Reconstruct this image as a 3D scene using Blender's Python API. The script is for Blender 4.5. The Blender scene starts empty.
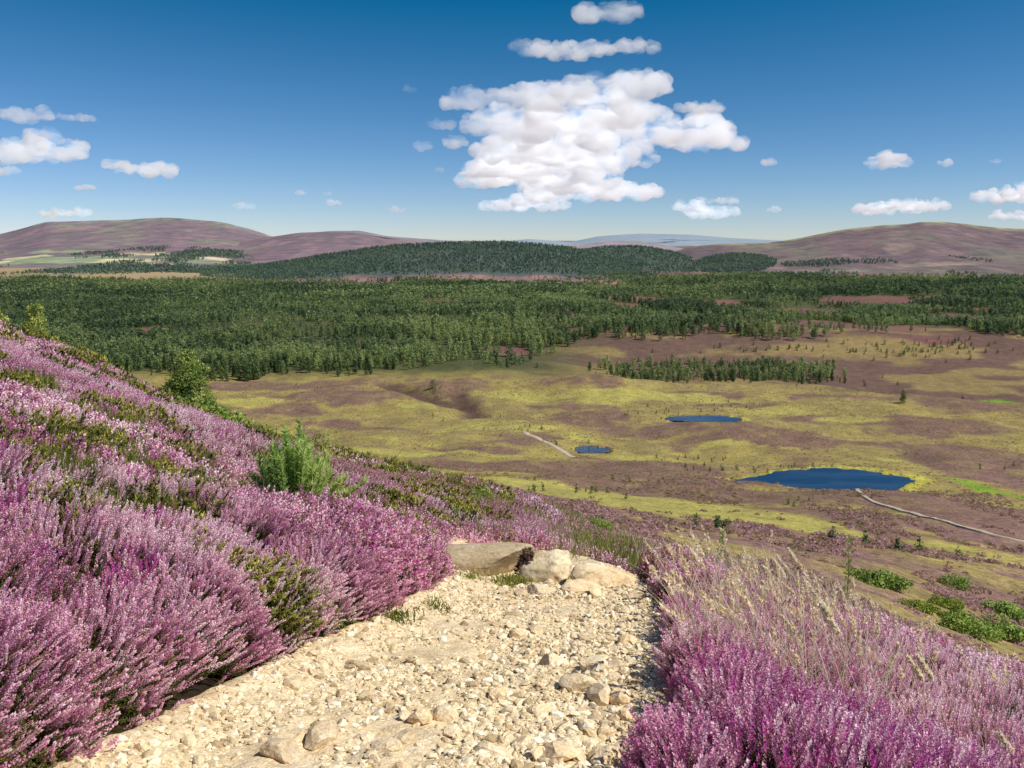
import bpy, math, random
import numpy as np
from mathutils import Vector

SEED = 7
rng = np.random.default_rng(SEED)
random.seed(SEED)
sc = bpy.context.scene
COL = sc.collection
R = math.radians

# ------------------------------------------------------------------ camera
F = 887.0
PITCH = R(9.35)
cam_d = bpy.data.cameras.new('camera')
cam = bpy.data.objects.new('camera', cam_d)
COL.objects.link(cam)
cam.location = (0, 0, 0)                      # eye level is z = 0
cam.rotation_euler = (R(90) - PITCH, 0, 0)
cam_d.sensor_width = 36.0
cam_d.lens = 36.0 * F / 1024.0
cam_d.clip_start = 0.1
cam_d.clip_end = 120000.0
sc.camera = cam

CP, SP = math.cos(PITCH), math.sin(PITCH)


def row_to_D(row):
    """drop per metre of forward distance for a picture row"""
    a = PITCH + np.arctan((np.asarray(row, float) - 384.0) / F)
    return np.tan(a)


def D_to_row(D):
    return 384.0 + F * np.tan(np.arctan(D) - PITCH)


def u_to_t(u, D):
    """x / y of a picture column at drop D"""
    return (np.asarray(u, float) - 512.0) / F * (CP + np.asarray(D) * SP)


def proj(x, y, z):
    dep = y * CP - z * SP
    return 512 + F * x / dep, 384 - F * (z * CP + y * SP) / dep


# ------------------------------------------------------------------ noise
def _h2(ix, iy, s):
    n = (ix.astype(np.int64) * 374761393 + iy.astype(np.int64) * 668265263 + s * 144665) & 0xFFFFFFFF
    n = ((n ^ (n >> 13)) * 1274126177) & 0xFFFFFFFF
    n = n ^ (n >> 16)
    return (n & 0xFFFFFF) / float(0xFFFFFF)


def vnoise(x, y, s=0):
    x = np.asarray(x, float); y = np.asarray(y, float)
    ix = np.floor(x); iy = np.floor(y)
    fx = x - ix; fy = y - iy
    fx = fx * fx * fx * (fx * (fx * 6 - 15) + 10); fy = fy * fy * fy * (fy * (fy * 6 - 15) + 10)
    a = _h2(ix, iy, s); b = _h2(ix + 1, iy, s); c = _h2(ix, iy + 1, s); d = _h2(ix + 1, iy + 1, s)
    return a + (b - a) * fx + (c - a) * fy + (a - b - c + d) * fx * fy


def fbm(x, y, s=0, o=4, g=0.5):
    """about 0..1"""
    x = np.asarray(x, float); y = np.asarray(y, float)
    t = np.zeros(np.broadcast(x, y).shape); a = 1.0; w = 0
    for k in range(o):
        t += a * vnoise(x * 2 ** k + 17.3 * k, y * 2 ** k - 9.1 * k, s + k)
        w += a; a *= g
    return t / w


def _h3(ix, iy, iz, s):
    n = (ix.astype(np.int64) * 374761393 + iy.astype(np.int64) * 668265263 + iz.astype(np.int64) * 1440662683 + s * 144665) & 0xFFFFFFFF
    n = ((n ^ (n >> 13)) * 1274126177) & 0xFFFFFFFF
    n = n ^ (n >> 16)
    return (n & 0xFFFFFF) / float(0xFFFFFF)


def vnoise3(p, s=0):
    i = np.floor(p); f = p - i
    f = f * f * f * (f * (f * 6 - 15) + 10)
    out = 0
    for dx in (0, 1):
        for dy in (0, 1):
            for dz in (0, 1):
                w = (f[:, 0] if dx else 1 - f[:, 0]) * (f[:, 1] if dy else 1 - f[:, 1]) * (f[:, 2] if dz else 1 - f[:, 2])
                out = out + w * _h3(i[:, 0] + dx, i[:, 1] + dy, i[:, 2] + dz, s)
    return out


def fbm3(p, s=0, o=4, g=0.5):
    t = 0; a = 1.0; w = 0
    for k in range(o):
        t = t + a * vnoise3(p * 2 ** k + 13.7 * k, s + k); w += a; a *= g
    return t / w


def sstep(a, b, x):
    t = np.clip((np.asarray(x, float) - a) / (b - a), 0, 1)
    return t * t * (3 - 2 * t)


# ------------------------------------------------------------------ object helpers
def tag(o, label=None, cat=None, group=None, kind=None):
    if label: o['label'] = label
    if cat: o['category'] = cat
    if group: o['group'] = group
    if kind: o['kind'] = kind
    return o


def empty(name, loc=(0, 0, 0), rz=0.0):
    o = bpy.data.objects.new(name, None)
    o.empty_display_size = 0.2
    COL.objects.link(o)
    o.location = loc
    o.rotation_euler = (0, 0, rz)
    return o


def link(name, me, parent=None):
    o = bpy.data.objects.new(name, me)
    COL.objects.link(o)
    if parent is not None:
        o.parent = parent
    return o


def mesh_tris(name, V, mats, midx=None, tint=None, smooth=False):
    """V (n,3,3) triangle soup"""
    n = len(V)
    me = bpy.data.meshes.new(name)
    me.vertices.add(n * 3); me.loops.add(n * 3); me.polygons.add(n)
    me.vertices.foreach_set('co', np.ascontiguousarray(V, np.float32).ravel())
    me.loops.foreach_set('vertex_index', np.arange(n * 3, dtype=np.int32))
    me.polygons.foreach_set('loop_start', np.arange(0, n * 3, 3, dtype=np.int32))
    if not isinstance(mats, (list, tuple)): mats = [mats]
    for m in mats: me.materials.append(m)
    if midx is not None: me.polygons.foreach_set('material_index', np.asarray(midx, np.int32))
    me.polygons.foreach_set('use_smooth', np.full(n, smooth))
    if tint is not None:
        a = me.attributes.new('tint', 'FLOAT', 'POINT')
        a.data.foreach_set('value', np.repeat(np.asarray(tint, np.float32), 3))
    me.update(calc_edges=True)
    return me


def mesh_grid(name, X, Y, Z, mat, colors=None, smooth=True, mask=None, attrs=None, colors2=None):
    h, w = X.shape
    V = np.stack([X, Y, Z], -1).reshape(-1, 3)
    i = np.arange(h * w).reshape(h, w)
    q = np.stack([i[:-1, :-1], i[:-1, 1:], i[1:, 1:], i[1:, :-1]], -1).reshape(-1, 4)
    if mask is not None:
        q = q[mask[:-1, :-1].ravel()]
        used = np.unique(q); mp = np.full(h * w, -1); mp[used] = np.arange(len(used))
        q = mp[q]; V = V[used]
        sel = used
    else:
        sel = slice(None)
    n = len(q)
    me = bpy.data.meshes.new(name)
    me.vertices.add(len(V)); me.loops.add(n * 4); me.polygons.add(n)
    me.vertices.foreach_set('co', V.astype(np.float32).ravel())
    me.loops.foreach_set('vertex_index', q.astype(np.int32).ravel())
    me.polygons.foreach_set('loop_start', np.arange(0, n * 4, 4, dtype=np.int32))
    me.polygons.foreach_set('use_smooth', np.full(n, smooth))
    me.materials.append(mat)
    for nm, cc in (('col', colors), ('hcol', colors2)):
        if cc is None: continue
        a = me.attributes.new(nm, 'FLOAT_COLOR', 'POINT')
        c = np.ones((h * w, 4), np.float32); c[:, :3] = cc.reshape(-1, 3)
        a.data.foreach_set('color', c[sel].ravel())
    for k, v in (attrs or {}).items():
        a = me.attributes.new(k, 'FLOAT', 'POINT')
        a.data.foreach_set('value', v.reshape(-1)[sel].astype(np.float32))
    me.update(calc_edges=True)
    return me


# ------------------------------------------------------------------ materials
class NT:
    def __init__(self, name):
        self.m = bpy.data.materials.new(name)
        self.m.use_nodes = True
        self.t = self.m.node_tree
        self.t.nodes.clear()
        self.out = self.t.nodes.new('ShaderNodeOutputMaterial')

    def n(self, typ, ins=None, **kw):
        nd = self.t.nodes.new(typ)
        for k, v in kw.items(): setattr(nd, k, v)
        for k, v in (ins or {}).items():
            s = nd.inputs[k]
            if hasattr(v, 'is_output') or isinstance(v, bpy.types.NodeSocket): self.t.links.new(v, s)
            else: s.default_value = v
        return nd

    def pos(self):
        return self.n('ShaderNodeNewGeometry').outputs['Position']

    def noise(self, scale, detail=3.0, rough=0.55, vec=None, dist=0.0):
        nd = self.n('ShaderNodeTexNoise', {'Scale': scale, 'Detail': detail, 'Roughness': rough, 'Distortion': dist})
        self.t.links.new(vec if vec is not None else self.pos(), nd.inputs['Vector'])
        return nd.outputs['Fac']

    def ramp(self, fac, stops, interp='LINEAR'):
        nd = self.n('ShaderNodeValToRGB', {'Fac': fac})
        cr = nd.color_ramp; cr.interpolation = interp
        while len(cr.elements) > 1: cr.elements.remove(cr.elements[-1])
        for i, (p, c) in enumerate(stops):
            e = cr.elements[0] if i == 0 else cr.elements.new(p)
            e.position = p
            e.color = (c, c, c, 1) if isinstance(c, (int, float)) else (*c, 1)
        return nd.outputs['Color']

    def mix(self, fac, a, b, blend='MIX'):
        nd = self.n('ShaderNodeMix', data_type='RGBA', blend_type=blend)
        for k, v in ((0, fac), (6, a), (7, b)):
            s = nd.inputs[k]
            if isinstance(v, bpy.types.NodeSocket): self.t.links.new(v, s)
            elif k == 0: s.default_value = v
            else: s.default_value = (*v, 1) if len(v) == 3 else v
        return nd.outputs[2]

    def math(self, op, a, b=0.0, c=0.0):
        nd = self.n('ShaderNodeMath', operation=op)
        for k, v in enumerate((a, b, c)):
            if isinstance(v, bpy.types.NodeSocket): self.t.links.new(v, nd.inputs[k])
            else: nd.inputs[k].default_value = v
        return nd.outputs[0]

    def attr(self, name, out='Fac'):
        return self.n('ShaderNodeAttribute', attribute_name=name).outputs[out]

    def bump(self, h, strength=0.5, dist=0.1):
        return self.n('ShaderNodeBump', {'Height': h, 'Strength': strength, 'Distance': dist}).outputs['Normal']

    def bsdf(self, color, rough=0.8, normal=None, spec=0.3, **kw):
        ins = {'Base Color': color if isinstance(color, bpy.types.NodeSocket) else (*color, 1), 'Roughness': rough, 'Specular IOR Level': spec}
        if normal is not None: ins['Normal'] = normal
        ins.update(kw)
        return self.n('ShaderNodeBsdfPrincipled', ins).outputs[0]

    def done(self, sh):
        self.t.links.new(sh, self.out.inputs['Surface'])
        return self.m


def mat_leaf(name, stops, transl=0.3, rough=0.6, nscale=None):
    """foliage or petals: colour from the per-leaf tint attribute, partly translucent"""
    k = NT(name)
    c = k.ramp(k.attr('tint'), stops)
    if nscale:
        f = k.ramp(k.noise(nscale, 2.0), [(0.3, 0.72), (0.7, 1.25)])
        c = k.mix(1.0, c, f, 'MULTIPLY')
    a = k.bsdf(c, rough, spec=0.2)
    b = k.n('ShaderNodeBsdfTranslucent', {'Color': c}).outputs[0]
    s = k.n('ShaderNodeMixShader', {0: transl, 1: a, 2: b}).outputs[0]
    return k.done(s)


def mat_ground():
    """cover colours and masks come from the sheet's own cover map; noise breaks them up at many scales"""
    k = NT('moorland')
    c = k.attr('col', 'Color')
    hz = k.attr('detail')          # 1 near, 0 far
    pz = k.n('ShaderNodeMapping', {'Vector': k.pos(), 'Scale': (1.0, 0.55, 1.0)}).outputs[0]
    n1 = k.noise(0.9, 5.0, 0.65)
    n2 = k.noise(0.12, 4.0, 0.6)
    n3 = k.noise(6.0, 3.0, 0.6)
    ne = k.noise(0.10, 9.0, 0.78, vec=pz, dist=0.3)
    nl = k.noise(0.11, 8.0, 0.7, vec=pz, dist=0.3)
    hm = k.math('ADD', k.math('MULTIPLY_ADD', k.attr('hm'), 0.78, 0.10), k.math('MULTIPLY', k.math('SUBTRACT', ne, 0.5), 2.3))
    hm = k.ramp(hm, [(0.16, 0.0), (0.92, 0.90)])
    lm = k.math('ADD', k.math('MULTIPLY_ADD', k.attr('lm'), 0.95, 0.06), k.math('MULTIPLY', k.math('SUBTRACT', nl, 0.5), 2.0))
    lm = k.ramp(lm, [(0.35, 0.0), (1.15, 0.70)])
    c = k.mix(lm, c, (0.42, 0.385, 0.10))
    c = k.mix(hm, c, k.attr('hcol', 'Color'))
    f1 = k.ramp(n1, [(0.30, 0.58), (0.50, 1.0), (0.68, 1.36)])
    f2 = k.ramp(n2, [(0.30, 0.80), (0.7, 1.2)])
    f3 = k.ramp(n3, [(0.30, 0.62), (0.7, 1.3)])
    c = k.mix(1.0, c, f1, 'MULTIPLY')
    c = k.mix(1.0, c, f2, 'MULTIPLY')
    c = k.mix(hz, c, k.mix(1.0, c, f3, 'MULTIPLY'))
    # scattered darker plants as specks
    v = k.noise(0.35, 6.0, 0.75, dist=0.6)
    sp = k.ramp(v, [(0.36, 1.0), (0.43, 0.0)])
    c = k.mix(k.math('MULTIPLY', sp, 0.5), c, k.mix(1.0, c, (0.38, 0.42, 0.35), 'MULTIPLY'))
    b = k.bump(n1, 0.9, 0.6)
    return k.done(k.bsdf(c, 0.95, b, 0.1))


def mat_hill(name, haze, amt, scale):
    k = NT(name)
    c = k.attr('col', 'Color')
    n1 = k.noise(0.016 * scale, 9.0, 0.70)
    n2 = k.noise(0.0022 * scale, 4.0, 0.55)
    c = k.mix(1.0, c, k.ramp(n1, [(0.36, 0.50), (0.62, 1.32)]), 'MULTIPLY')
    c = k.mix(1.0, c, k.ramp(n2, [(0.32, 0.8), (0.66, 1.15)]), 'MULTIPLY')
    c = k.mix(amt, c, haze)  # distance haze painted into the base colour
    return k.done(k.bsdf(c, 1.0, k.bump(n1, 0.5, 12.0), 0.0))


def mat_path():
    k = NT('sandy_gravel')
    n1 = k.noise(5.0, 6.0, 0.68)
    n2 = k.noise(42.0, 4.0, 0.6)
    n3 = k.noise(1.1, 3.0, 0.5)
    vo = k.n('ShaderNodeTexVoronoi', {'Scale': 55.0, 'Vector': k.pos()}, feature='F1')
    c = k.ramp(n1, [(0.28, (0.55, 0.41, 0.23)), (0.42, (0.76, 0.60, 0.37)), (0.6, (0.86, 0.71, 0.47)), (0.8, (0.90, 0.79, 0.58))])
    c = k.mix(1.0, c, k.ramp(n2, [(0.3, 0.74), (0.55, 1.02), (0.75, 1.1)]), 'MULTIPLY')
    c = k.mix(1.0, c, k.ramp(k.n('ShaderNodeSeparateColor', {0: vo.outputs['Color']}).outputs[0], [(0.0, 0.78), (1.0, 1.12)]), 'MULTIPLY')
    c = k.mix(k.ramp(n3, [(0.42, 0.0), (0.7, 0.45)]), c, (0.72, 0.52, 0.27))
    h = k.math('ADD', k.math('MULTIPLY', n1, 1.0), k.math('MULTIPLY', n2, 0.35))
    h = k.math('SUBTRACT', h, k.math('MULTIPLY', vo.outputs['Distance'], 0.12))
    return k.done(k.bsdf(c, 0.95, k.bump(h, 0.9, 0.03), 0.15))


def mat_stone(name, dark, mid, light, scale=9.0, lichen=0.0):
    k = NT(name)
    oi = k.n('ShaderNodeTexCoord').outputs['Object']
    n1 = k.noise(scale, 6.0, 0.65)
    n2 = k.noise(scale * 6, 3.0, 0.6)
    c = k.ramp(n1, [(0.28, dark), (0.5, mid), (0.72, light)])
    c = k.mix(1.0, c, k.ramp(n2, [(0.3, 0.7), (0.7, 1.18)]), 'MULTIPLY')
    rd = k.n('ShaderNodeObjectInfo').outputs['Random']
    c = k.mix(1.0, c, k.ramp(rd, [(0.0, (0.58, 0.54, 0.50)), (0.25, (0.86, 0.82, 0.78)), (0.6, (1.0, 0.98, 0.95)), (1.0, (1.08, 0.95, 0.82))]), 'MULTIPLY')
    if lichen:
        n3 = k.noise(scale * 0.8, 5.0, 0.7, dist=0.8)
        c = k.mix(k.math('MULTIPLY', k.ramp(n3, [(0.52, 0.0), (0.6, 1.0)]), lichen), c, (0.36, 0.31, 0.19))
        n4 = k.noise(scale * 1.7, 5.0, 0.7, dist=0.8)
        c = k.mix(k.math('MULTIPLY', k.ramp(n4, [(0.58, 0.0), (0.64, 1.0)]), lichen), c, (0.10, 0.085, 0.06))
    h = k.math('ADD', n1, k.math('MULTIPLY', n2, 0.3))
    return k.done(k.bsdf(c, 0.9, k.bump(h, 0.7, 0.02), 0.2))


def mat_gravel():
    k = NT('gravel')
    c = k.ramp(k.attr('tint'), [(0.0, (0.46, 0.34, 0.19)), (0.3, (0.74, 0.59, 0.36)), (0.65, (0.88, 0.74, 0.50)), (1.0, (0.94, 0.88, 0.70))])
    n2 = k.noise(70.0, 3.0, 0.6)
    c = k.mix(1.0, c, k.ramp(n2, [(0.3, 0.7), (0.7, 1.15)]), 'MULTIPLY')
    return k.done(k.bsdf(c, 0.92, k.bump(n2, 0.5, 0.008), 0.2))


def mat_water():
    k = NT('loch_water')
    n1 = k.noise(0.5, 3.0, 0.6)
    n2 = k.noise(0.05, 2.0, 0.5)
    pz = k.n('ShaderNodeMapping', {'Vector': k.pos(), 'Scale': (0.12, 0.5, 1.0)}).outputs[0]
    n2 = k.noise(0.35, 4.0, 0.6, vec=pz)
    c = k.ramp(n2, [(0.35, (0.014, 0.032, 0.068)), (0.65, (0.034, 0.062, 0.118))])
    return k.done(k.bsdf(c, 0.12, k.bump(n1, 0.25, 0.15), 0.5))


def mat_bark(name='bark', c0=(0.06, 0.04, 0.03), c1=(0.20, 0.13, 0.09)):
    k = NT(name)
    n = k.noise(22.0, 5.0, 0.65)
    return k.done(k.bsdf(k.ramp(n, [(0.3, c0), (0.7, c1)]), 0.9, k.bump(n, 0.6, 0.02), 0.1))


def mat_cloud():
    k = NT('cloud_vapour')
    pz = k.n('ShaderNodeMapping', {'Vector': k.pos(), 'Scale': (1.0, 1.0, 2.0)}).outputs[0]
    n1 = k.noise(0.0034, 8.0, 0.66, vec=pz, dist=0.5)
    d = k.n('ShaderNodeMapRange', {'Value': n1, 'From Min': 0.425, 'From Max': 0.62, 'To Min': 0.0, 'To Max': 0.015}).outputs[0]
    v = k.n('ShaderNodeVolumePrincipled', {'Color': (0.998, 0.998, 1.0, 1), 'Density': d, 'Anisotropy': 0.2,
                                           'Emission Strength': CLOUD_GLOW, 'Emission Color': (0.92, 0.95, 1.0, 1)})
    k.t.links.new(v.outputs[0], k.out.inputs['Volume'])
    k.m.cycles.volume_step_rate = 1.0
    return k.m


CLOUD_GLOW = 0.0008  # glow added inside the clouds, standing in for repeated scattering
M_GROUND = mat_ground()
M_PATH = mat_path()
M_GRAVEL = mat_gravel()
M_STONE = mat_stone('sandstone', (0.60, 0.46, 0.27), (0.82, 0.68, 0.46), (0.92, 0.84, 0.66), 12.0)
M_BOULDER = mat_stone('weathered_granite', (0.62, 0.49, 0.30), (0.80, 0.67, 0.45), (0.90, 0.82, 0.64), 5.0, 0.45)
M_WATER = mat_water()
M_BARK = mat_bark()
M_TRACK = mat_stone('track_gravel', (0.42, 0.34, 0.25), (0.52, 0.43, 0.33), (0.60, 0.52, 0.42), 1.2)
M_FLOWER = mat_leaf('heather_flower', [(0.0, (0.97, 0.76, 0.79)), (0.20, (0.93, 0.60, 0.69)), (0.42, (0.80, 0.40, 0.55)), (0.66, (0.46, 0.17, 0.31)),
                                       (0.72, (0.68, 0.12, 0.48)), (0.86, (0.62, 0.09, 0.38)), (0.89, (0.74, 0.52, 0.45)), (1.0, (0.38, 0.23, 0.15))], 0.22)
M_SHOOT = mat_leaf('heather_shoot', [(0.0, (0.026, 0.022, 0.010)), (0.35, (0.065, 0.072, 0.018)), (0.6, (0.14, 0.145, 0.03)),
                                     (0.85, (0.36, 0.34, 0.06)), (1.0, (0.55, 0.48, 0.10))], 0.2)
M_PINE = mat_leaf('pine_needles', [(0.0, (0.035, 0.065, 0.026)), (0.5, (0.10, 0.155, 0.052)), (1.0, (0.22, 0.28, 0.08))], 0.15)
M_FOREST = mat_leaf('forest_needles', [(0.0, (0.055, 0.10, 0.052)), (0.5, (0.18, 0.25, 0.10)), (1.0, (0.38, 0.44, 0.16))], 0.42)
M_FORESTFAR = mat_leaf('far_forest_needles', [(0.0, (0.085, 0.135, 0.110)), (0.5, (0.155, 0.23, 0.15)), (1.0, (0.25, 0.32, 0.17))], 0.35)  # paler, bluer needles: aerial haze put into the colour
M_YOUNGPINE = mat_leaf('young_pine_needles', [(0.0, (0.12, 0.24, 0.09)), (0.45, (0.32, 0.54, 0.16)), (0.8, (0.52, 0.68, 0.18)), (1.0, (0.72, 0.76, 0.32))], 0.5)
M_BRIGHTPINE = mat_leaf('bright_pine_needles', [(0.0, (0.08, 0.14, 0.04)), (0.5, (0.30, 0.40, 0.08)), (1.0, (0.66, 0.68, 0.22))], 0.4)  # brighter, yellower needles for the pines on the bank crest
M_BUSH = mat_leaf('juniper_leaf', [(0.0, (0.07, 0.12, 0.025)), (0.5, (0.20, 0.30, 0.055)), (1.0, (0.38, 0.48, 0.10))], 0.2)
M_LIMEBUSH = mat_leaf('pale_bush_leaf', [(0.0, (0.08, 0.13, 0.02)), (0.5, (0.19, 0.26, 0.035)), (1.0, (0.34, 0.38, 0.06))], 0.25)
M_STRAW = mat_leaf('dry_grass', [(0.0, (0.66, 0.50, 0.24)), (0.5, (0.95, 0.80, 0.52)), (1.0, (0.99, 0.93, 0.76))], 0.5)
M_GRASS = mat_leaf('green_grass', [(0.0, (0.07, 0.10, 0.015)), (0.5, (0.17, 0.21, 0.03)), (1.0, (0.36, 0.36, 0.08))], 0.3)
M_LEAF = mat_leaf('broad_leaf', [(0.0, (0.10, 0.18, 0.03)), (0.6, (0.26, 0.36, 0.06)), (1.0, (0.60, 0.62, 0.30))], 0.4)
M_CLOUD = mat_cloud()

# ------------------------------------------------------------------ terrain height
PY = np.array([2.0, 3.43, 4.65, 5.7, 6.75, 8.65, 10.2, 13.0])
PXL = np.array([-2.1, -1.68, -1.47, -1.22, -0.90, -0.58, -0.62, -0.9])
PXR = np.array([0.30, 0.54, 0.80, 1.02, 1.16, 1.34, 1.15, 0.2])


def path_edges(y):
    return np.interp(y, PY, PXL), np.interp(y, PY, PXR)


def zplane(x, y):
    yy = np.clip(y, 0, 12)
    xl, xr = path_edges(yy)
    f = 1 - sstep(10, 16, y)
    xl = xl * f; xr = xr * f
    s = np.where(x < xl, (x - xl) * 0.33, np.where(x > xr, (x - xr) * 0.36, 0.0))
    return -1.35 - 0.25 * y - s


# control table: picture rows at which the slope shows, per picture column (columns) and forward distance
TU = np.array([-320, -150, 0, 100, 187, 250, 330, 430, 512, 600, 700, 850, 1024, 1180, 1400])
YP = np.array([44, 40, 31, 23, 17.5, 16, 17, 21, 21, 17, 10.5, 9.0, 6.2, 5.2, 4.6])
TY = np.array([40, 60, 90, 140, 200, 280, 360, 450, 550, 650.0])
TROW = np.array([
    [262, 285, 330, 380, 420, 440, 455, 432, 402, 380],
    [290, 300, 330, 380, 420, 440, 455, 432, 402, 380],
    [336, 350, 385, 420, 440, 455, 458, 432, 402, 380],
    [383, 388, 400, 425, 442, 455, 458, 432, 402, 380],
    [422, 425, 430, 440, 447, 455, 459, 432, 402, 380],
    [446, 445, 445, 448, 452, 458, 460, 432, 402, 380],
    [466, 464, 462, 462, 463, 463, 460, 432, 402, 380],
    [482, 480, 478, 477, 475, 472, 463, 432, 402, 380],
    [504, 502, 498, 493, 488, 480, 463, 432, 402, 380],
    [532, 526, 518, 508, 499, 483, 463, 432, 402, 380],
    [558, 545, 531, 517, 504, 484, 463, 432, 402, 380],
    [602, 580, 554, 529, 509, 486, 463, 432, 402, 382],
    [676, 636, 592, 552, 516, 488, 463, 434, 404, 384],
    [730, 680, 620, 565, 520, 490, 463, 434, 404, 384],
    [790, 720, 650, 575, 520, 490, 463, 434, 404, 384]], float)

NT_T, NT_Y = 751, 1000
T_LIM = 0.95
Y0 = 8.0
gt = np.linspace(-T_LIM, T_LIM, NT_T)
gly = np.linspace(math.log(0.8), math.log(40000.0 + Y0), NT_Y)
gy = np.exp(gly) - Y0


def build_height():
    # depth profile per control column, then across columns
    fy = np.concatenate([np.exp(np.linspace(math.log(2.0), math.log(700.0), 320))])
    tab = np.zeros((len(TU), len(fy)))
    tcol = np.zeros((len(TU), len(fy)))
    for i, u in enumerate(TU):
        yp = YP[i]
        t0 = u_to_t(u, 0.25)
        pl = np.exp(np.linspace(math.log(2.0), math.log(yp), 24))
        Dp = -zplane(t0 * pl, pl) / pl
        ys = list(pl); ds = list(Dp)
        for yv, rv in zip(TY, TROW[i]):
            if yv > yp * 1.45:
                ys.append(yv); ds.append(float(row_to_D(rv)))
        tab[i] = np.interp(np.log(fy), np.log(ys), ds)
        tcol[i] = u_to_t(u, tab[i])
    # regular t
    tt = np.linspace(-T_LIM, T_LIM, 381)
    G = np.zeros((len(fy), len(tt)))
    for j in range(len(fy)):
        G[j] = np.interp(tt, tcol[:, j], tab[:, j])

    def blur(a, ax, r):
        k = np.hanning(2 * r + 3)[1:-1]; k /= k.sum()
        p = [(0, 0), (0, 0)]; p[ax] = (r, r)
        b = np.pad(a, p, mode='edge')
        return np.apply_along_axis(lambda v: np.convolve(v, k, 'valid'), ax, b)
    G = blur(blur(G, 1, 14), 0, 9)
    return fy, tt, G


FY, FT, FG = build_height()


def _table_z(x, y):
    t = np.clip(x / np.maximum(y, 1.0), -T_LIM, T_LIM)
    fi = np.clip((np.log(np.clip(y, 2.0, 699.0)) - math.log(2.0)) / (math.log(700.0) - math.log(2.0)) * (len(FY) - 1), 0, len(FY) - 1.001)
    ti = np.clip((t + T_LIM) / (2 * T_LIM) * (len(FT) - 1), 0, len(FT) - 1.001)
    a = fi.astype(int); b = ti.astype(int); fa = fi - a; fb = ti - b
    D = FG[a, b] * (1 - fa) * (1 - fb) + FG[a + 1, b] * fa * (1 - fb) + FG[a, b + 1] * (1 - fa) * fb + FG[a + 1, b + 1] * fa * fb
    return -D * y


VY = np.array([500, 650, 800, 1000, 1500, 2500, 4000, 6000, 50000.0])
VZ = np.array([-101, -104, -106, -108, -113, -119, -122, -124, -126.0])

GULLY = [(-92.0, 640.0, -40.0, 560.0, 9.0, 5.0), (-38.0, 600.0, -22.0, 520.0, 8.0, 4.0), (-150, 480, -80, 430, 6, 2.0)]
PONDS = []          # (cx, cy, rx, ry, z, phase)


def base_z(x, y):
    x = np.asarray(x, float); y = np.asarray(y, float)
    w = sstep(10.0, 16.0, y)
    z = zplane(x, y) * (1 - w) + _table_z(x, np.maximum(y, 2.0)) * w
    zv = np.interp(y, VY, VZ)
    w2 = sstep(560, 690, y)
    z = z * (1 - w2) + zv * w2
    # dip and bank behind the moor on the right
    t = x / np.maximum(y, 1)
    rt = sstep(-0.02, 0.16, t)
    yc = 640 - 95 * sstep(0.25, 0.62, t)
    z = z - rt * 11 * sstep(yc - 10, yc + 75, y) * (1 - sstep(780, 960, y))
    z = z + rt * 7 * sstep(800, 930, y) * (1 - sstep(980, 1150, y))
    # rolling relief of the wooded valley
    amp = sstep(650, 1000, y) * (1 - 0.5 * sstep(2500, 4000, y))
    z = z + amp * 24 * (fbm(x / 270, y / 300, 5, 3) - 0.5)
    # soft undulation of the moor
    amp2 = sstep(120, 260, y) * (1 - sstep(700, 900, y))
    z = z + amp2 * (7.5 * (fbm(x / 60, y / 75, 9, 3) - 0.5) + 2.2 * (fbm(x / 17, y / 22, 15, 3) - .5))
    # knoll at the moor's edge
    kx, ky = 62, 632
    z = z + 4.5 * np.exp(-((x - kx) / 45) ** 2 - ((y - ky) / 30) ** 2)
    # two eroded gullies where the moor meets the wood
    for gx0, gy0, gx1, gy1, wd, dp in GULLY:
        ux, uy = gx1 - gx0, gy1 - gy0; L2 = ux * ux + uy * uy
        q = np.clip(((x - gx0) * ux + (y - gy0) * uy) / L2, 0, 1)
        dd = np.hypot(x - gx0 - q * ux, (y - gy0 - q * uy) * .6)
        z = z - dp * np.exp(-(dd / wd) ** 2)
    # hummocks on the hillside
    amp3 = sstep(14, 30, y) * (1 - sstep(120, 300, y))
    z = z + amp3 * (0.9 * (fbm(x / 6, y / 6, 21, 3) - 0.5) + np.clip(y / 100, 0, 1) * 1.2 * (fbm(x / 25, y / 25, 23, 2) - 0.5))
    return z


def pond_d(x, y, p):
    cx, cy, rx, ry, pz, ph = p
    if rx > 20: ry = ry * (.45 + .70 * sstep(-1.0, .35, (x - cx) / rx))
    a = np.arctan2((y - cy) / ry, (x - cx) / rx)
    r = np.hypot((x - cx) / rx, (y - cy) / ry)
    return r / (1 + 0.10 * np.sin(2 * a + ph) + 0.07 * np.sin(3 * a + 2 * ph) + 0.04 * np.sin(7 * a + ph) + 0.03 * np.sin(11 * a) + .025 * np.sin(23 * a + 2 * ph) + .02 * np.sin(37 * a))


def hgt(x, y):
    z = base_z(x, y)
    for p in PONDS:
        d = pond_d(x, y, p)
        w = 1 - sstep(1.12, 2.1, d)
        z = z * (1 - w) + (p[4] + 0.15) * w
        z = z - 1.6 * (1 - sstep(0.9, 1.08, d))
    return z


def at(u, row, ymin=150.0, ymax=720.0):
    """the farthest ground point in [ymin, ymax] that shows at picture column u, row"""
    ys = np.exp(np.linspace(math.log(ymax), math.log(ymin), 900))
    D = float(row_to_D(row))
    xs = float(u_to_t(u, D)) * ys
    z = hgt(xs, ys)
    ok = np.nonzero(-z / ys >= D)[0]
    i = ok[0] if len(ok) else len(ys) - 1
    return float(xs[i]), float(ys[i]), float(z[i])


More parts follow.
